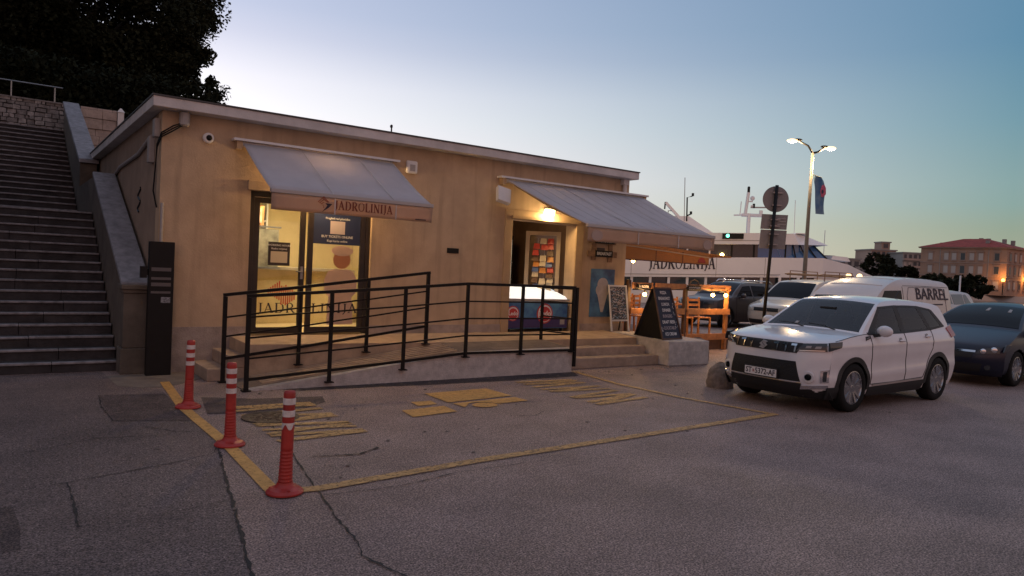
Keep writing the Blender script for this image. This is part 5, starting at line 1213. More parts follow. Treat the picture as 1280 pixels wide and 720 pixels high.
for x, y in ((2.25, -.36), (2.25, .36), (3.15, -.36), (3.15, .36)):
    s_ = MB().box(x - .25, x + .28, y - .25, y + .25, .78, .92).build('seat', M_CABIN, v.root, bevel=.04, xf=v.xm)
    MB().hexa([(x + .18, y - .25, .90), (x + .32, y - .25, .90), (x + .32, y + .25, .90), (x + .18, y + .25, .90)], [(x + .34, y - .20, 1.27), (x + .43, y - .20, 1.27), (x + .43, y + .20, 1.27), (x + .34, y + .20, 1.27)]).build('seat_back', M_CABIN, s_, bevel=.03, xf=v.xm)
    MB().box(x + .36, x + .45, y - .12, y + .12, 1.28, 1.42).build('headrest', M_CABIN, s_, bevel=.03, xf=v.xm)
MB().tube([(1.66 + .09 * cos(2 * pi * k / 16), -.36 + .18 * sin(2 * pi * k / 16), 1.02 + .16 * cos(2 * pi * k / 16)) for k in range(17)], .015, 6).build('steering_wheel', M_CABIN, v.root, xf=v.xm)
MB().box(1.60, 1.63, -.13, .13, 1.36, 1.43).build('rear_view_mirror', M_CABIN, v.root, xf=v.xm)
v.top([(3.86, -.8), (3.86, .8)], [(4.06, -.85), (4.06, .85)], 'rear_window', M_CGLASS, .006)
for pts in ([(1.345, .37), (1.335, .7), (1.32, 1.085)], [(2.325, .37), (2.325, .8), (2.325, 1.10)], [(2.90, .40), (3.0, .62), (3.17, .85), (3.22, 1.13)], [(1.345, .37), (2.0, .375), (2.90, .40)]): v.sline(pts)
v.sline([(.42, 1.0), (.8, 1.055), (1.15, 1.085), (1.27, 1.09)], 'bonnet_gap', .005)
v.side([(1.17, 1.0), (1.31, 1.03)], [(1.19, 1.055), (1.325, 1.065)], 'side_vent', M_TRIMB, .006); v.side([(1.20, 1.022), (1.285, 1.038)], [(1.205, 1.034), (1.29, 1.049)], 'vent_badge', M_CHROME, .011)
for x, z in ((2.18, .985), (3.02, 1.035)):
    for sg in (-1, 1):
        y = v.Y(x, z); MB().sphere((x, sg * (y + .022), z), .1, 12, 8, (1, .17, .17)).build('door_handle', P_WHITE, v.root, smooth=True, xf=v.xm)
        MB().lathe((x - .02, sg * (y - .004), z), [(.045, 0), (.04, .008)], 16, (0, sg, 0)).build('handle_recess', M_GREY, v.root, xf=v.xm)
v.mirror(1.47, 1.11, P_WHITE)
v.side([(3.86, 1.00), (4.05, 1.03)], [(3.80, 1.15), (4.00, 1.20)], 'tail_lamp', M_TAILR, .014)
# front: grille, headlamps, intake, plate
v.front([(-.50, .815), (.50, .815)], [(-.56, .955), (.56, .955)], 'grille', M_TRIMB, .010)
for y in (-.47, -.34, -.21, .21, .34, .47):
    v.front([(y - .014, .83), (y + .006, .83)], [(y - .022, .945), (y + .002, .945)], 'grille_bar', M_TRIMB if abs(y) > .6 else mat('grey_chrome', (.30, .30, .31), .25, 1.0), .022, nu=1, nv=3)
    v.front([(y - .022, .915), (y + .05, .915)], [(y - .026, .943), (y + .05, .943)], 'grille_tip', M_CHROME, .024, nu=1, nv=1)
em = MB(); zc = .885; X = v.fx(zc) - .030
def P2(a, b): return (X, a * -1, zc + b)
for sg in (1, -1):
    em.prism([P2(sg * p[0], sg * p[1]) for p in ((-.065, .005), (.0, .062), (.07, .045), (.03, .018), (-.005, .038), (-.03, .016), (.025, -.028), (-.0, -.045))], (-.008, 0, 0))
em.build('grille_emblem', mat('satin_silver', (.62, .62, .63), .3, .5), v.root, xf=v.xm)
for sg in (-1, 1):
    v.front([(sg * .49, .845), (sg * .82, .86)], [(sg * .57, .955), (sg * .80, .975)], 'headlamp', M_LAMPG, .014)
    v.side([(v.FP(sg * .82, .87)[0] - .02, .868), (.52, .915)], [(.27, .985), (.56, .995)], 'headlamp', M_LAMPG, .012, sides=(sg,))
    for k in range(2): v.front([(sg * (.60 + k * .10), .892), (sg * (.66 + k * .10), .897)], [(sg * (.61 + k * .10), .925), (sg * (.665 + k * .10), .93)], 'lamp_reflector', M_GREY, .017, nu=2, nv=2)
    v.front([(sg * .53, .853), (sg * .80, .868)], [(sg * .53, .861), (sg * .80, .876)], 'lamp_strip', M_CHROME, .018, nu=4, nv=1)
    v.front([(sg * .56, .32), (sg * .84, .36)], [(sg * .58, .375), (sg * .84, .405)], 'silver_corner_trim', M_CHROME, .026)
    v.front([(sg * .775, .43), (sg * .85, .44)], [(sg * .775, .60), (sg * .85, .62)], 'running_light_surround', M_CHROME, .010); v.front([(sg * .80, .45), (sg * .832, .455)], [(sg * .80, .585), (sg * .832, .595)], 'running_light', M_LAMPG, .014)
    fxp = v.FP(sg * .66, .50); MB().lathe((fxp[0] - .0, fxp[1], .50), [(.085, -.01), (.08, .012), (.06, .006)], 24, (-.92, sg * .3, 0)).build('fog_lamp_bezel', P_WHITE, v.root, smooth=True, xf=v.xm)
    MB().lathe((fxp[0] - .004, fxp[1], .50), [(.046, 0), (.044, .018), (.02, .022)], 20, (-.92, sg * .3, 0)).build('fog_lamp', M_CGLASS, v.root, xf=v.xm)
v.front([(-.57, .425), (.57, .425)], [(-.50, .70), (.50, .70)], 'lower_intake', mat('intake_mesh', (.01, .01, .01), .7, bump=1.0, bscale=55), .008)
v.front([(-.86, .195), (.86, .195)], [(-.84, .33), (.84, .33)], 'lower_bumper', M_TRIMB, .012); v.front([(-.57, .33), (.57, .33)], [(-.575, .405), (.575, .405)], 'lower_bumper', M_TRIMB, .012)
v.front([(-.58, .405), (.58, .405)], [(-.58, .418), (.58, .418)], 'silver_lip', M_CHROME, .015)
xp = v.fx(.50)
MB().box(xp - .030, xp - .012, -.275, .275, .425, .565).build('plate_holder', M_TRIMB, v.root, xf=v.xm)
pl_ = MB().box(xp - .035, xp - .0305, -.26, .26, .44, .55).build('number_plate', M_WHITE, v.root, bevel=.002, xf=v.xm)
text_obj('ST  5372-AF', .105, 'plate_lettering', M_TEXT, v.root, ((xp - .036) * v.sc, 0, .495 * v.sc), (0, -1, 0), (0, 0, 1), bold=.018, depth=.001, sx=.88)
MB().box(xp - .0375, xp - .0355, .098, .128, .475, .515).build('plate_crest', mat('crest_red', (.35, .06, .06), .5, col2=(.5, .45, .45), scale=60), v.root, xf=v.xm)
for sg in (.12, -.5): MB().tube([v.TP(1.13, sg), v.TP(1.2, sg + .25), v.TP(1.22, sg + .6)], .012, 6).build('wiper', M_TRIMB, v.root, xf=v.xm)
MB().tube([(3.6, 0, 1.56), (3.78, 0, 1.72)], .007, 6).build('aerial', M_TRIMB, v.root, xf=v.xm)
v.top([(1.19, .30), (1.19, .36)], [(1.24, .30), (1.24, .36)], 'screen_sticker', M_GREY, .012, nu=1, nv=1)

HP = [(.16, .18), (.06, .28), (.015, .40), (0, .50), (.02, .60), (.06, .69), (.14, .755), (.40, .84), (.75, .925), (1.0, .975), (1.12, .995), (1.20, 1.03), (1.55, 1.215), (1.90, 1.355), (2.08, 1.405), (2.3, 1.435), (2.6, 1.450), (2.9, 1.440), (3.2, 1.405), (3.5, 1.345), (3.68, 1.285), (3.85, 1.17), (4.02, 1.02), (4.12, .92), (4.17, .80), (4.22, .62), (4.22, .45), (4.12, .25)]
HY = [(.16, .79), (.28, .845), (.42, .868), (.58, .875), (.72, .872), (.82, .86), (.90, .835), (.97, .80), (1.1, .735), (1.25, .665), (1.36, .60), (1.43, .53), (1.46, .46)]
b = Car('blue_hatchback', 'dark blue hatchback parked behind the white SUV at the picture edge', 'car', (14.4, 6.22, 0), HP, HY, P_BLUE, 4.22, 1.035, wheels=(.86, 3.46), wr=.315, arch=.35, cF=.34)
b.wheel_set(hw=.868, nspoke=6)
b.top([(1.205, -.93), (1.205, 0), (1.205, .93)], [(2.02, -.90), (2.02, 0), (2.02, .90)], 'windscreen', M_CGLASS, .006, nv=14)
b.side([(1.30, .985), (2.3, .985), (3.55, 1.03)], [(1.98, 1.335), (2.4, 1.39), (3.25, 1.345)], 'side_window', M_CGLASS, .006)
b.front([(-.50, .595), (.50, .595)], [(-.50, .63), (.50, .63)], 'chrome_bar', M_CHROME, .014)
b.front([(-.45, .50), (.45, .50)], [(-.47, .59), (.47, .59)], 'grille', M_TRIMB, .008); b.front([(-.55, .25), (.55, .25)], [(-.60, .40), (.60, .40)], 'lower_intake', M_TRIMB, .008)
for sg in (-1, 1):
    b.front([(sg * .50, .57), (sg * .80, .60)], [(sg * .56, .66), (sg * .78, .71)], 'headlamp', M_LAMPG, .012)
    b.side([(b.FP(sg * .8, .62)[0] - .02, .61), (.48, .67)], [(.36, .745), (.55, .755)], 'headlamp', M_LAMPG, .010, sides=(sg,))
    for y, z, r in ((.60, .62, .05), (.73, .65, .055)):
        q = b.FP(sg * y, z); MB().lathe((q[0] - .004, q[1], z), [(r, 0), (r * .9, .018), (r * .5, .024)], 18, (-.85, sg * .5, 0)).build('lamp_reflector', M_CHROME, b.root, smooth=True, xf=b.xm)
    q = b.FP(sg * .66, .34); MB().lathe((q[0], q[1], .34), [(.05, 0), (.045, .012)], 16, (-.9, sg * .4, 0)).build('fog_lamp', M_LAMPG, b.root, xf=b.xm)
b.sline([(1.30, .30), (1.28, .7), (1.27, .95)]); b.sline([(2.75, .35), (2.78, .7), (2.75, .98)]); b.mirror(1.5, .97, P_BLUE)
for t_, z_ in ((-.05, 0), (-.62, 0)): b.top([(1.72, t_), (1.72, t_ + .09)], [(1.85, t_ + .01), (1.86, t_ + .085)], 'screen_sticker', M_GREY, .011, nu=1, nv=1)

DP = [(.14, .24), (.05, .34), (.0, .52), (.02, .72), (.06, .90), (.16, .98), (.5, 1.03), (.9, 1.075), (1.1, 1.10), (1.2, 1.15), (1.5, 1.36), (1.8, 1.53), (1.98, 1.59), (2.3, 1.625), (2.8, 1.635), (3.4, 1.61), (3.8, 1.56), (3.98, 1.46), (4.15, 1.2), (4.25, 1.0), (4.3, .75), (4.3, .5), (4.2, .3)]
d = Car('dark_suv', 'dark grey SUV with roof rails parked beyond the terrace fence', 'car', (19.8, 16.85, 0), DP, [(a, c * 1.0) for a, c in SUVY], P_GREY, 4.3, 1.0, wheels=(.85, 3.5), wr=.34, arch=.39)
d.wheel_set(hw=.88)
d.top([(1.2, -.93), (1.2, .93)], [(1.93, -.9), (1.93, .9)], 'windscreen', M_CGLASS, .006, nv=12)
d.side([(1.42, 1.10), (2.3, 1.11)], [(1.85, 1.45), (2.28, 1.49)], 'side_window', M_CGLASS, .006); d.side([(2.38, 1.11), (3.2, 1.14)], [(2.36, 1.49), (3.15, 1.48)], 'side_window', M_CGLASS, .006); d.side([(3.28, 1.15), (3.85, 1.2)], [(3.23, 1.475), (3.6, 1.43)], 'quarter_window', M_CGLASS, .006)
for sg in (-1, 1):
    MB().tube([(1.95, sg * .55, 1.58), (2.1, sg * .56, 1.67), (3.6, sg * .56, 1.66), (3.8, sg * .54, 1.57)], .02, 8).build('roof_rail', M_CHROME, d.root, smooth=True, xf=d.xm)
    d.front([(sg * .48, .78), (sg * .80, .80)], [(sg * .50, .90), (sg * .78, .92)], 'headlamp', M_LAMPG, .012)
d.front([(-.46, .70), (.46, .70)], [(-.46, .90), (.46, .90)], 'grille', M_TRIMB, .01); d.mirror(1.55, 1.10, P_GREY)
for wx in d.wheels: d.ring(wx, .36, .42, M_TRIMB)
for pts in ([(1.36, .35), (1.34, .7), (1.33, 1.08)], [(2.33, .35), (2.33, 1.08)]): d.sline(pts)
d.side([(.62, .80), (.78, .81)], [(.62, .83), (.78, .835)], 'red_side_marker', M_TAILR, .008)

VP = [(.12, .24), (.03, .36), (0, .52), (.02, .70), (.06, .84), (.20, .93), (.55, 1.0), (.88, 1.07), (1.02, 1.10), (1.12, 1.16), (1.40, 1.41), (1.68, 1.63), (1.82, 1.715), (2.0, 1.765), (2.4, 1.80), (3.0, 1.815), (3.7, 1.81), (4.15, 1.785), (4.30, 1.73), (4.38, 1.60), (4.42, 1.2), (4.44, .8), (4.44, .5), (4.36, .28)]
VY = [(.2, .80), (.35, .865), (.55, .888), (.8, .893), (1.0, .89), (1.2, .872), (1.4, .84), (1.6, .79), (1.7, .745), (1.77, .68), (1.82, .60)]
VPB = [(.12, .24), (.03, .36), (0, .52), (.02, .72), (.06, .88), (.14, .98), (.30, 1.05), (.50, 1.12), (.75, 1.31), (.95, 1.45), (1.10, 1.55), (1.35, 1.69), (1.7, 1.82), (2.2, 1.925), (2.8, 1.972), (3.4, 1.975), (4.2, 1.965), (4.75, 1.935), (4.97, 1.86), (5.05, 1.70), (5.10, 1.30), (5.12, .80), (5.12, .50), (5.04, .28)]
def van(name, label, loc, paint, hs, ls=1.0, yscale=1.0):
    return Car(name, label, 'van', loc, [(x if x < 1.9 else 1.9 + (x - 1.9) * ls, z if z < 1.1 else 1.1 + (z - 1.1) * hs) for x, z in VP], [(z if z < 1.1 else 1.1 + (z - 1.1) * hs, y) for z, y in VY], paint, 1.9 + 2.54 * ls, yscale, wheels=(.85, 1.9 + 1.65 * ls), wr=.32, arch=.37)
va = van('cream_van', 'cream van with roof rack and square headlamps behind the road sign', (20.6, 14.45, 0), P_VAN, 1.0)
vb = Car('lettered_van', 'pale panel van lettered BARREL parked behind the white SUV', 'van', (16.5, 9.98, 0), VPB, [(z if z < 1.1 else 1.1 + (z - 1.1) * 1.2, y) for z, y in VY], P_VAN2, 5.12, 1.0, wheels=(.85, 4.0), wr=.33, arch=.38)
for c_ in (va, vb):
    c_.wheel_set(hw=.88, nspoke=8, twin=False)
    c_.top(*(([(1.13, -.92), (1.13, .92)], [(1.78, -.9), (1.78, .9)]) if c_ is va else ([(.52, -.9), (.52, .9)], [(.93, -.88), (.93, .88)])), 'windscreen', M_CGLASS, .006, nv=12)
    k = 1.0 if c_ is va else 1.13; zz = lambda z: 1.1 + (z - 1.1) * k
    c_.side([(1.32 - (.3 if c_ is vb else 0), 1.10 + (.12 if c_ is vb else 0)), (2.2, 1.10 + (.12 if c_ is vb else 0))], [(1.78 - (.4 if c_ is vb else 0), zz(1.55)), (2.2, zz(1.57))], 'side_window', M_CGLASS, .006)
    for pts in ([(1.28, .35), (1.27, 1.08)], [(2.28, .3), (2.28, zz(1.66))], [(2.33, zz(1.68)), (3.2, zz(1.69)), (c_.L - .3, zz(1.68))]): c_.sline(pts)
    for sg in (-1, 1):
        c_.front([(sg * .50, .68), (sg * .80, .69)], [(sg * .50, .85), (sg * .78, .86)], 'headlamp', mat('clear_headlamp', (.5, .47, .4), .15, coat=.6), .012)
    c_.front([(-.46, .70), (.46, .70)], [(-.46, .82), (.46, .82)], 'grille', M_TRIMB, .01); c_.front([(-.7, .28), (.7, .28)], [(-.7, .42), (.7, .42)], 'lower_intake', M_TRIMB, .01); c_.mirror(1.45, 1.12, M_TRIMB)
    for kk in range(5):
        x = (2.3 + kk * .42) if c_ is va else 1.5 + kk * .7; MB().tube([c_.TP(x, t / 8) for t in range(-7, 8)], .012, 5).build('roof_rib', c_.paint, c_.root, smooth=True, xf=c_.xm)
q = va.FP(0, .76); MB().lathe((q[0] - .012, 0, .76), [(.07, 0), (.07, .01), (.05, .012)], 20, (-1, 0, 0)).build('round_badge', M_CHROME, va.root, xf=va.xm)
rk_ = MB()
for sg in (-.66, .66): rk_.tube([(2.0, sg, 1.98), (2.2, sg, 2.0), (4.1, sg, 2.0)], .022, 7)
for x in (2.1, 2.75, 3.4, 4.05): rk_.tube([(x, -.66, 1.96), (x, .66, 1.96)], .02, 7)
for x in (2.3, 3.2, 4.0):
    for sg in (-.66, .66): rk_.tube([(x, sg, 1.74), (x, sg, 2.10)], .018, 6)
for sg in (-.66, .66): rk_.tube([(2.3, sg, 2.10), (3.2, sg, 2.10), (4.0, sg, 2.10)], .016, 6)
rk_.build('roof_rack', mat('rack_rust', (.30, .17, .08), .5, .3), va.root, smooth=False, xf=va.xm)
# lettering panel of the second van
zt = lambda z: 1.1 + (z - 1.1) * 1.13
for pts in ([(2.5, 1.0), (2.48, 1.5), (2.6, 1.72), (3.5, 1.74), (4.4, 1.72), (4.55, 1.55), (4.65, 1.0)],): vb.sline(pts, 'panel_edge', .012, sides=(-1,), m=M_GREY)
def van_text(txt, size, x, z, bold, sx=1.0):
    y = -(vb.Y(x, z) + .012); dz = .1; n = Vector((0, -(vb.Y(x, z + dz) - vb.Y(x, z - dz)), 2 * dz)).normalized()
    return text_obj(txt, size, 'van_lettering', M_TEXT, vb.root, (x, y, z), (1, 0, 0), (0, n.y, n.z), bold=bold, depth=.002, sx=sx)
van_text('BARREL', .43, 3.82, 1.55, .008, 1.22)
vb.side([(2.8, 1.26), (4.4, 1.28)], [(2.8, 1.29), (4.4, 1.315)], 'dark_swoosh', M_TEXT, .008, sides=(-1,)); vb.side([(3.7, 1.10), (4.3, 1.10)], [(3.7, 1.13), (4.3, 1.13)], 'small_print_line', M_GREY, .008, sides=(-1,))
sv = Car('silver_mpv', 'pale silver people carrier showing its roof behind the blue hatchback', 'car', (26.4, 13.0, 0), [(x * 1.04, z * 1.03) for x, z in DP], [(z * 1.03, y) for z, y in SUVY], P_SILV, 4.47, 1.0, wheels=(.9, 3.6), wr=.33, arch=.38)
sv.wheel_set(hw=.88, nspoke=7, twin=False)
M_PGL = mat('pale_tinted_glass', (.10, .12, .11), .05, spec=.8)
sv.top([(1.25, -.93), (1.25, .93)], [(2.0, -.9), (2.0, .9)], 'windscreen', M_PGL, .006, nv=12)
for a, c_ in ((1.45, 2.35), (2.45, 3.35), (3.42, 3.95)): sv.side([(a, 1.15), (c_, 1.17)], [(max(a, 1.9), 1.52), (c_ - (.3 if c_ > 3.5 else 0), 1.54)], 'side_window', M_PGL, .006)
sv.mirror(1.55, 1.14, P_SILV)

# ------------------------------------------------------------------ ferry moored beyond the quay
SLP = .042
ship = thing('passenger_ferry', 'white passenger ferry lettered JADROLINIJA with dark window bands and raked bow', 'ferry', FR(51, 8, -1.25))
DC = 51.0
def sp_(d, u, z): return FR(d, u, z + SLP * (u - 12))
def sloft(st, nm, m, smooth=False):       # stations (u, half beam, z0, z1[, du top])
    mb = MB()
    for a, b_ in zip(st[:-1], st[1:]):
        f = lambda s_: ([sp_(DC - s_[1], s_[0], s_[2]), sp_(DC + s_[1], s_[0], s_[2])], [sp_(DC - s_[1], s_[0] + (s_[4] if len(s_) > 4 else 0), s_[3]), sp_(DC + s_[1], s_[0] + (s_[4] if len(s_) > 4 else 0), s_[3])])
        A, B = f(a), f(b_)
        mb.hexa([A[0][0], B[0][0], B[0][1], A[0][1]], [A[1][0], B[1][0], B[1][1], A[1][1]])
    return mb.build(nm, m, ship, smooth=smooth)
sloft([(-24, 4.9, -2.0, .85), (16, 4.9, -2.0, .85), (20, 4.2, -2.0, .87), (22.5, 2.8, -2.0, .9), (24.2, 1.2, -2.0, .95), (25.0, .04, -2.0, 1.0, .3)], 'hull', M_SHIPW)
sloft([(-24, 4.85, .852, 1.70), (16, 4.85, .852, 1.70), (19.5, 4.2, .852, 1.70)], 'lower_window_band', M_SHIPG)
for k in range(24):
    u = -9 + k * 1.18; MB().prism([sp_(DC - 4.9, u, .852), sp_(DC - 4.9, u + .16, .852), sp_(DC - 4.9, u + .16, 1.70), sp_(DC - 4.9, u, 1.70)], tuple(F0 * .1)).build('window_mullion', M_SHIPW, ship)
sloft([(19.5, 4.22, .87, 1.70), (20, 4.2, .87, 1.70), (22.5, 2.8, .9, 1.72), (24.2, 1.2, .95, 1.75), (25.1, .04, 1.0, 1.78, .1)], 'bow_plating', M_SHIPW)
sloft([(-24, 5.0, 1.702, 2.96), (16, 5.0, 1.702, 2.96), (20, 4.3, 1.702, 2.96), (22.2, 3.1, 1.72, 2.55), (24.0, 1.5, 1.74, 2.05), (25.3, .05, 1.77, 1.80)], 'upper_hull_band', M_SHIPW)
MB().prism([sp_(DC - 5.03, -24, 1.86), sp_(DC - 5.03, 17, 1.86), sp_(DC - 5.03, 17, 1.90), sp_(DC - 5.03, -24, 1.90)], tuple(F0 * .05)).build('rubbing_line', M_GREY, ship)
for u in (7.5, 12.9, 16.0): MB().prism([sp_(DC - 5.012, u, 1.75), sp_(DC - 5.012, u + .03, 1.75), sp_(DC - 5.012, u + .03, 2.93), sp_(DC - 5.012, u, 2.93)], tuple(F0 * .02)).build('plate_seam', M_GREY, ship)
sloft([(-24, 4.7, 2.962, 3.80), (15.6, 4.7, 2.962, 3.80)], 'upper_window_band', M_SHIPG)
sloft([(15.602, 4.7, 2.962, 3.80), (17.4, 4.6, 2.962, 3.80), (20.6, 3.3, 2.962, 3.80, -.9), (21.4, 1.6, 2.962, 3.80, -1.1), (21.7, .05, 2.962, 3.8, -1.2)], 'bridge_window_band', M_SHIPB)
for u in [-6 + 1.42 * k for k in range(16)]:
    MB().prism([sp_(DC - 4.74, u, 2.962), sp_(DC - 4.74, u + .10, 2.962), sp_(DC - 4.74, u + .10, 3.80), sp_(DC - 4.74, u, 3.80)], tuple(F0 * .06)).build('window_mullion', M_SHIPW if u < 13 else M_BLACK, ship)
bst = [(17.4, 4.6), (18.2, 4.275), (19.0, 3.95), (19.8, 3.625), (20.6, 3.3), (21.1, 2.2)]
for (u, hb_) in bst:
    k_ = max(0, min(1, (u - 17.4) / 3.2)) * .9
    MB().bar(sp_(DC - hb_ - .03, u, 2.962), sp_(DC - hb_ - .03, u - k_, 3.80), .07, .06).build('bridge_mullion', M_BLACK, ship)
    MB().bar(sp_(DC - hb_ - .02, u - .3, 3.02), sp_(DC - hb_ - .02, u - .62 - k_ * .4, 3.72), .05, .03).build('bridge_blind', mat('blind_blue', (.14, .24, .42), .5), ship)
sloft([(-24, 5.05, 3.802, 4.52), (16, 5.05, 3.802, 4.52), (18.2, 4.7, 3.802, 4.5, -.35), (20.6, 3.5, 3.802, 4.40, -1.5), (21.1, .4, 3.802, 4.36, -1.8)], 'roof_band', M_SHIPW)
MB().prism([sp_(DC - 5.075, -24, 4.02), sp_(DC - 5.075, 15.8, 4.02), sp_(DC - 5.075, 15.8, 4.06), sp_(DC - 5.075, -24, 4.06)], tuple(F0 * .03)).build('roof_line', M_GREY, ship)
sloft([(18.0, 4.6, 4.502, 4.56), (18.9, 4.2, 4.502, 4.56), (19.7, 2.0, 4.45, 4.5)], 'visor', M_SHIPW)
sloft([(-5, 2.5, 4.522, 5.75), (11.6, 2.5, 4.522, 5.75), (13.4, 2.3, 4.522, 4.60)], 'aft_deckhouse', M_SHIPW)
MB().prism([sp_(DC - 5.16, 13.18, 4.14), sp_(DC - 5.16, 14.5, 4.14), sp_(DC - 5.16, 14.5, 4.48), sp_(DC - 5.16, 13.18, 4.48)], tuple(F0 * .1)).build('lamp_board', M_BLACK, ship)
MB().sphere(sp_(DC - 5.19, 13.48, 4.33), .11, 12, 8).build('green_lamp', M_GREEN, ship)
MB().sphere(sp_(DC - 4.80, 13.3, 3.12), .12, 10, 6).build('cabin_lamp', M_WARMB, ship)
rp_ = sp_(DC - 5.02, 10.75, 2.22)
serif_text('JADROLINIJA', .80, 4.25, 'ship_lettering', M_TEXT, ship, rp_, R0 + ZU * SLP, ZU, depth=.02, bold=1.4)
ms = MB(); dm = 48.5
for (u0, z0, u1, z1, r) in ((15.6, 4.8, 15.6, 6.1, .13), (15.1, 6.0, 16.7, 5.95, .12), (15.35, 6.0, 15.5, 7.5, .11), (14.6, 5.98, 15.4, 6.0, .05), (15.0, 5.95, 15.05, 6.9, .03), (16.4, 6.05, 16.4, 6.3, .12), (15.45, 6.9, 15.8, 6.9, .05), (15.7, 6.6, 15.9, 6.6, .06), (18.7, 4.7, 18.65, 7.0, .02)):
    ms.tube([sp_(dm, u0, z0 - .15), sp_(dm, u1, z1 - .15)], r, 7)
ms.build('radar_mast', M_SHIPW, ship)
rb = MB(); rb.bar(sp_(dm, 15.7, 6.35), sp_(dm, 17.0, 6.35), .12, .09); rb.build('radar_bar', M_GREY, ship)
lb = MB(); lb.lathe(sp_(dm, 15.5, 7.2), [(.09, 0), (.09, .5), (.05, .55)], 8); lb.lathe(sp_(dm, 15.9, 6.3), [(.08, 0), (.08, .3)], 8); lb.build('mast_lights', M_BLACK, ship)
MB().sphere(sp_(dm - .1, 15.75, 6.95), .16, 10, 6).build('satellite_dome', M_SHIPW, ship, smooth=True)
def s46(d_, u, z): k = d_ / 46; return FR(d_, u * k, 1.75 + (z - 1.75) * k)
MB().bar(s46(48.5, 9.48, 6.32), s46(48.5, 10.6, 5.2), .17, .17).build('davit', M_SHIPW, ship)
MB().tube([s46(48.5, 9.46, 6.35), s46(48.5, 9.44, 5.9)], .05, 6).build('davit_hook', M_BLACK, ship)
MB().tube([s46(48.5, 10.72, 5.2), s46(48.5, 10.62, 7.95)], .025, 6).build('whip_aerial', M_GREY, ship)
am = MB()
for p_ in ([(10.88, 5.2), (10.83, 6.70), (11.15, 6.80)], [(10.88, 5.55), (11.1, 5.65)]): am.tube([s46(48.5, *q) for q in p_], .05, 6)
for u, z in ((11.18, 6.88), (11.12, 5.72)): am.lathe(s46(48.5, u, z - .08), [(.08, 0), (.08, .2)], 8)
am.build('light_mast', M_BLACK, ship)
for u in (8.6, 10.2): MB().tube([sp_(48.5, u, 5.5), sp_(48.5, u, 6.1), sp_(48.5, u + .25, 6.1)], .04, 6).build('vent_pipe', M_GREY, ship)
MB().prism([sp_(DC - 2.9, 21.1, 2.9), sp_(DC - 2.9, 22.4, 2.75), sp_(DC - 2.9, 22.2, 3.05), sp_(DC - 2.9, 21.2, 3.15)], tuple(F0 * 1.2)).build('foredeck_locker', M_SHIPW, ship)

# ------------------------------------------------------------------ far shore
struct(MB().hexa([FR(262, -200, -3), FR(195, 95, -3), FR(195, 900, -3), FR(900, -200, -3)], [FR(262, -200, .35), FR(200, 95, .35), FR(200, 900, .35), FR(900, -200, .35)]), 'far_shore', M_FAR)
# red roofed palace
th = radians(20); cr_ = FR(196, 133.6, 0)         # right front corner
ray = (cr_).normalized(); ray.z = 0
perp = Vector((ray.y, -ray.x, 0)); ax_ = (perp * cos(th) - ray * sin(th)).normalized(); bx2 = Vector((-ax_.y, ax_.x, 0))
if bx2.dot(ray) < 0: bx2 = -bx2
PW, PD, PZ0, PZ1 = 22.5, 15.0, .36, 13.2
pal = thing('palace_building', 'three storey pinkish palace with red hipped roof across the harbour', 'building', cr_)
def pp_(a, d, z): return cr_ - ax_ * a + bx2 * d + ZU * z      # a metres left of the corner along the front, d metres back
MB().hexa([pp_(PW, 0, PZ0), pp_(0, 0, PZ0), pp_(0, PD, PZ0), pp_(PW, PD, PZ0)], [pp_(PW, 0, PZ1), pp_(0, 0, PZ1), pp_(0, PD, PZ1), pp_(PW, PD, PZ1)]).build('walls', M_BRICKD, pal)
e_ = .7
MB().hexa([pp_(PW + e_, -e_, PZ1 + .35), pp_(-e_, -e_, PZ1 + .35), pp_(-e_, PD + e_, PZ1 + .35), pp_(PW + e_, PD + e_, PZ1 + .35)], [pp_(PW * .62, PD * .45, PZ1 + 3.1), pp_(PW * .36, PD * .45, PZ1 + 3.1), pp_(PW * .36, PD * .55, PZ1 + 3.1), pp_(PW * .62, PD * .55, PZ1 + 3.1)]).build('roof', M_ROOFR, pal)
MB().hexa([pp_(PW + .5, -.5, PZ1), pp_(-.5, -.5, PZ1), pp_(-.5, PD + .5, PZ1), pp_(PW + .5, PD + .5, PZ1)], [pp_(PW + .6, -.6, PZ1 + .34), pp_(-.6, -.6, PZ1 + .34), pp_(-.6, PD + .6, PZ1 + .34), pp_(PW + .6, PD + .6, PZ1 + .34)]).build('cornice', M_FAR2, pal)
for z in (9.0, 5.3): 
    MB().hexa([pp_(PW + .15, -.15, z), pp_(-.15, -.15, z), pp_(-.15, PD, z), pp_(PW + .15, PD, z)], [pp_(PW + .15, -.15, z + .28), pp_(-.15, -.15, z + .28), pp_(-.15, PD, z + .28), pp_(PW + .15, PD, z + .28)]).build('string_course', M_FAR2, pal)
for a in (4.4, 17.0): MB().hexa([pp_(a + .12, -.12, PZ0), pp_(a, -.12, PZ0), pp_(a, .02, PZ0), pp_(a + .12, .02, PZ0)], [pp_(a + .12, -.12, PZ1), pp_(a, -.12, PZ1), pp_(a, .02, PZ1), pp_(a + .12, .02, PZ1)]).build('downpipe', M_GREY, pal)
M_SHUT = mat('pale_shutter', (.46, .40, .36), .7)
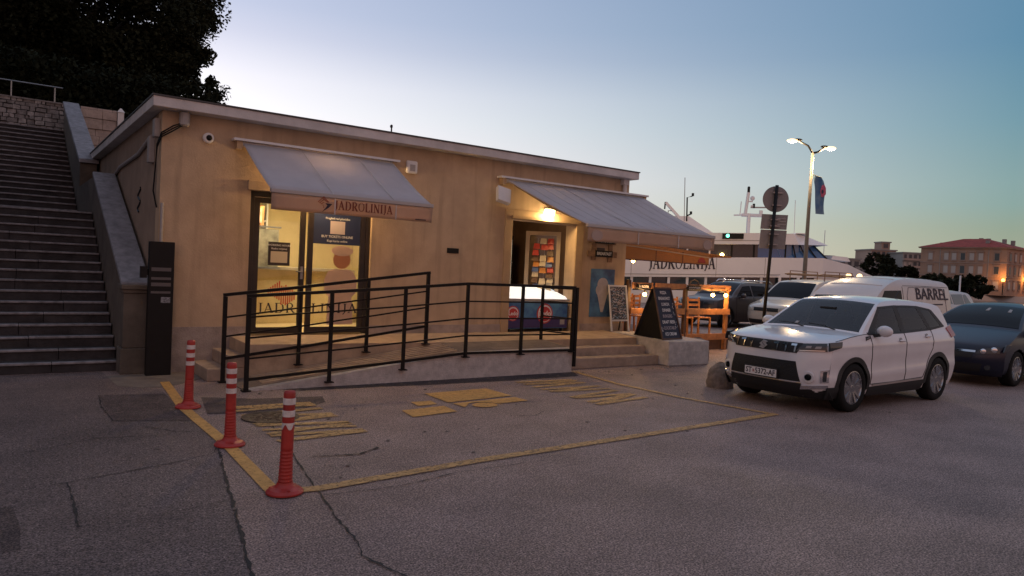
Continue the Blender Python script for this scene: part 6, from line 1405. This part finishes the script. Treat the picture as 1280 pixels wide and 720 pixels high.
def pwin(side, a, z, w_, h_, arch=False):
    q = (lambda t, dd, zz: pp_(t, -dd, zz)) if side == 'f' else (lambda t, dd, zz: pp_(-dd, t, zz))
    def bxx(a0, a1, z0, z1, d0, d1, nm, m, par):
        m_ = MB(); pts = [q(a1, d1, z0), q(a0, d1, z0), q(a0, d0, z0), q(a1, d0, z0)]; pt = [q(a1, d1, z1), q(a0, d1, z1), q(a0, d0, z1), q(a1, d0, z1)]
        return m_.hexa(pts, pt).build(nm, m, par)
    f = bxx(a - w_ / 2 - .18, a + w_ / 2 + .18, z - h_ / 2 - .2, z + h_ / 2 + .25, -.05, .12, 'window', M_FAR2, pal)
    bxx(a - w_ / 2, a + w_ / 2, z - h_ / 2, z + h_ / 2, .125, .15, 'pane', M_FARD if (a * 7 + z) % 3 < 1 else M_SHUT, f)
    bxx(a - w_ / 2 - .3, a + w_ / 2 + .3, z + h_ / 2 + .27, z + h_ / 2 + .45, 0, .3, 'hood', M_FAR2, f)
    bxx(a - w_ / 2 - .25, a + w_ / 2 + .25, z - h_ / 2 - .36, z - h_ / 2 - .22, 0, .25, 'sill', M_FAR2, f)
for a in (2.4, 6.4, 8.7, 11.0, 13.3, 15.4, 19.7):
    pwin('f', a, 10.9, 1.1, 1.9); pwin('f', a, 7.2, 1.1, 2.0); pwin('f', a, 3.2, 1.3, 1.9)
for d_ in (2.0, 5.5, 9.0, 12.5): pwin('s', d_, 10.9, 1.1, 1.9); pwin('s', d_, 7.2, 1.1, 2.0); pwin('s', d_, 3.2, 1.2, 1.9)
for a, d_, h in ((19.5, 6, 2.0), (12.8, 8, 3.2), (9.9, 8, 3.4), (7.6, 7, 3.2), (6.0, 2.5, 2.4), (3.6, 7, 3.0), (2.2, 9, 2.7)):
    MB().hexa([pp_(a + .5, d_, PZ1 + .5), pp_(a - .4, d_, PZ1 + .5), pp_(a - .4, d_ + .8, PZ1 + .5), pp_(a + .5, d_ + .8, PZ1 + .5)], [pp_(a + .5, d_, PZ1 + h), pp_(a - .4, d_, PZ1 + h), pp_(a - .4, d_ + .8, PZ1 + h), pp_(a + .5, d_ + .8, PZ1 + h)]).build('chimney', M_FAR, pal)
for i, (pos, lab) in enumerate(((pp_(.2, -1.2, 4.6), 'orange glowing lantern at the palace corner'), (pp_(-1.2, 12.5, 4.4), 'orange glowing lantern beyond the palace side wall'))):
    t = thing('wall_lantern', lab, 'lantern', pos, 'orange lanterns by the palace')
    MB().sphere(pos, .42, 10, 8).build('glow_globe', M_ORG, t, smooth=True); MB().tube([pos + Vector((0, 0, -4.1)), pos + Vector((0, 0, -.5))], .12, 6).build('lamp_post', M_BLACK, t)
    point('lantern_light', pos + Vector((0, 0, .9)) - bx2 * .8, 380, (1, .42, .10), .4, t)
def far_block(name, label, d, u0_, u1_, z0, z1, depth, m, floors, cols, flatroof=True, cat='building', wz=.62, seed=0, skew=0.0, balc=False):
    rr = random.Random(seed); t = thing(name, label, cat, FR(d, (u0_ + u1_) / 2, z0))
    MB().hexa([FR(d, u0_, z0), FR(d + skew, u1_, z0), FR(d + depth + skew, u1_, z0), FR(d + depth, u0_, z0)], [FR(d, u0_, z1), FR(d + skew, u1_, z1), FR(d + depth + skew, u1_, z1), FR(d + depth, u0_, z1)]).build('walls', m, t)
    e = .4; MB().hexa([FR(d - e, u0_ - e, z1 + .002), FR(d - e + skew, u1_ + e, z1 + .002), FR(d + depth + skew, u1_ + e, z1 + .002), FR(d + depth, u0_ - e, z1 + .002)], [FR(d - e, u0_ - e, z1 + .5), FR(d - e + skew, u1_ + e, z1 + .5), FR(d + depth + skew, u1_ + e, z1 + .5), FR(d + depth, u0_ - e, z1 + .5)]).build('roof', M_FAR if flatroof else M_ROOFR, t)
    fh = (z1 - max(z0, .4)) / floors; cw = (u1_ - u0_) / cols
    for j in range(floors):
        for i in range(cols):
            uc = u0_ + cw * (i + .5); zc_ = max(z0, .4) + fh * (j + .55); dd = d + skew * (uc - u0_) / (u1_ - u0_); w2 = cw * wz / 2 * rr.uniform(.8, 1.05); h2 = fh * .28
            b_ = MB().prism([FR(dd - .08, uc - w2, zc_ - h2), FR(dd - .08, uc + w2, zc_ - h2), FR(dd - .08, uc + w2, zc_ + h2), FR(dd - .08, uc - w2, zc_ + h2)], tuple(F0 * .2)); b_.build('window', M_FARD if rr.random() < .75 else M_SHUT, t)
        if balc: MB().hexa([FR(d - 1.3, u0_, max(z0, .4) + fh * j + .05), FR(d - 1.3 + skew, u1_, max(z0, .4) + fh * j + .05), FR(d + skew, u1_, max(z0, .4) + fh * j + .05), FR(d, u0_, max(z0, .4) + fh * j + .05)], [FR(d - 1.3, u0_, max(z0, .4) + fh * j + fh * .3), FR(d - 1.3 + skew, u1_, max(z0, .4) + fh * j + fh * .3), FR(d + skew, u1_, max(z0, .4) + fh * j + fh * .3), FR(d, u0_, max(z0, .4) + fh * j + fh * .3)]).build('balcony', M_FAR2, t)
    return t
far_block('harbour_building', 'grey flat roofed harbour building with roof railing beyond the ferry bow', 262, 115.5, 125.5, .35, 10.4, 10, M_FAR, 3, 4, seed=1)
far_block('annex_building', 'small yellowish annex block at the ferry bow', 261, 112.5, 115.3, .35, 11.0, 8, mat('far_yellow', (.50, .36, .18), .9), 2, 1, seed=8)
far_block('apartment_building', 'long low pale apartment block left of the far trees', 300, 137, 151.5, .35, 10.8, 14, M_FAR, 4, 9, seed=2)
far_block('apartment_building', 'stepped pinkish apartment tower above the far trees', 304, 150, 160.5, .35, 16.2, 14, M_FAR2, 5, 5, seed=3)
far_block('lift_tower', 'pale rooftop tower block on the stepped apartment building', 306, 155.2, 158.8, 16.7, 19.6, 6, M_FAR2, 1, 1, seed=4)
far_block('apartment_building', 'grey balconied apartment block beside the palace', 292, 157, 169, .35, 15.0, 14, M_FAR, 5, 6, seed=5, balc=True)
far_block('pink_house', 'pinkish low house right of the palace at the picture edge', 205, 143.5, 165, .35, 6.0, 12, mat('far_pink', (.42, .22, .18), .9), 2, 6, seed=6)
far_block('stone_house', 'darker stepped house behind the pink house', 240, 167, 190, .35, 13.5, 12, M_FAR, 4, 6, seed=7, flatroof=False)
far_block('quay_house', 'distant low grey building between apartment blocks', 320, 128, 139, .35, 7.5, 10, M_FAR, 2, 5, seed=9)
for (d_, u, z, r, hz, nm, lab, sd_) in ((222, 112.5, 6.0, 5.0, 5.3, 'round_tree', 'dark round headed tree in front of the far apartment blocks', 31), (222, 119.5, 4.2, 5.2, 3.6, 'bushy_tree', 'broad low tree right of the round far tree', 32), (190, 110, 2.2, 5, 2.6, 'bushy_tree', 'dark low tree at the left foot of the palace', 33), (180, 113.3, 2.2, 4.6, 2.7, 'bushy_tree', 'dark low tree in front of the palace middle', 34), (212, 127, 3.4, 5, 3.2, 'bushy_tree', 'low dark tree between apartment block and palace', 36), (230, 106, 3.4, 4, 3.0, 'bushy_tree', 'small dark tree left of the round far tree', 37)):
    q = FR(d_, u, .36); leaf_tree(nm, lab, (q.x, q.y, .36), r, hz, z, 90, 40, .55, sd_, trunk_r=.3, group='trees on the far shore')
def boat(label, d_, u, L_, mastz, cab, nm='motor_boat'):
    t = thing(nm, label, 'boat', FR(d_, u, -1.25), 'boats moored in the harbour'); z0 = -1.35
    B_ = L_ * .16; mb = MB(); st_ = [(-L_ / 2, B_ * .9, .75), (0, B_, .85), (L_ * .3, B_ * .75, 1.0), (L_ / 2, .05, 1.25)]
    for a, b_ in zip(st_[:-1], st_[1:]): mb.hexa([FR(d_ - a[1] * .6, u + a[0], z0), FR(d_ - b_[1] * .6, u + b_[0], z0), FR(d_ + b_[1] * .6, u + b_[0], z0), FR(d_ + a[1] * .6, u + a[0], z0)], [FR(d_ - a[1], u + a[0], z0 + a[2]), FR(d_ - b_[1], u + b_[0], z0 + b_[2]), FR(d_ + b_[1], u + b_[0], z0 + b_[2]), FR(d_ + a[1], u + a[0], z0 + a[2])])
    mb.build('hull', M_SHIPW, t)
    MB().hexa([FR(d_ - B_ * .7, u - L_ * .3, z0 + .8), FR(d_ - B_ * .7, u + L_ * .22, z0 + .8), FR(d_ + B_ * .7, u + L_ * .22, z0 + .8), FR(d_ + B_ * .7, u - L_ * .3, z0 + .8)], [FR(d_ - B_ * .6, u - L_ * .27, z0 + .8 + cab), FR(d_ - B_ * .6, u + L_ * .1, z0 + .8 + cab), FR(d_ + B_ * .6, u + L_ * .1, z0 + .8 + cab), FR(d_ + B_ * .6, u - L_ * .27, z0 + .8 + cab)]).build('cabin', M_SHIPW, t)
    for k in range(3): MB().prism([FR(d_ - B_ * .7 - .01, u - L_ * .22 + k * L_ * .13, z0 + 1.05), FR(d_ - B_ * .7 - .01, u - L_ * .13 + k * L_ * .13, z0 + 1.05), FR(d_ - B_ * .63, u - L_ * .13 + k * L_ * .11, z0 + .65 + cab), FR(d_ - B_ * .63, u - L_ * .22 + k * L_ * .12, z0 + .65 + cab)], tuple(F0 * .03)).build('cabin_window', M_SHIPG, t)
    MB().tube([FR(d_, u, z0 + .8 + cab), FR(d_, u, mastz)], .09 if mastz < 5 else .07, 7).build('mast', M_SHIPW, t)
boat('white motor boat with a stout white mast between van and palace', 80, 49.5, 4.2, 3.2, 1.1)
boat('white sailing yacht with tall thin mast beyond the ferry bow', 150, 64.2, 9, 12.5, 1.2, 'sailing_yacht')
boat('small white cabin boat moored in front of the motor boat', 70, 44.0, 4.5, 1.0, .8)

ql = thing('quay_floodlight', 'pair of small bright lamps on a post beyond the van roof rack', 'lamp', FR(40, 19.0, 0))
MB().tube([FR(40, 18.9, 0), FR(40, 18.95, 1.95)], .06, 8).build('post', M_BLACK, ql); MB().bar(FR(40, 18.3, 2.0), FR(40, 19.4, 2.0), .08).build('crossbar', M_BLACK, ql)
for u in (18.5, 19.1): MB().sphere(FR(39.85, u, 2.16), .15, 10, 8).build('glowing_lens', M_SODIUM, ql)
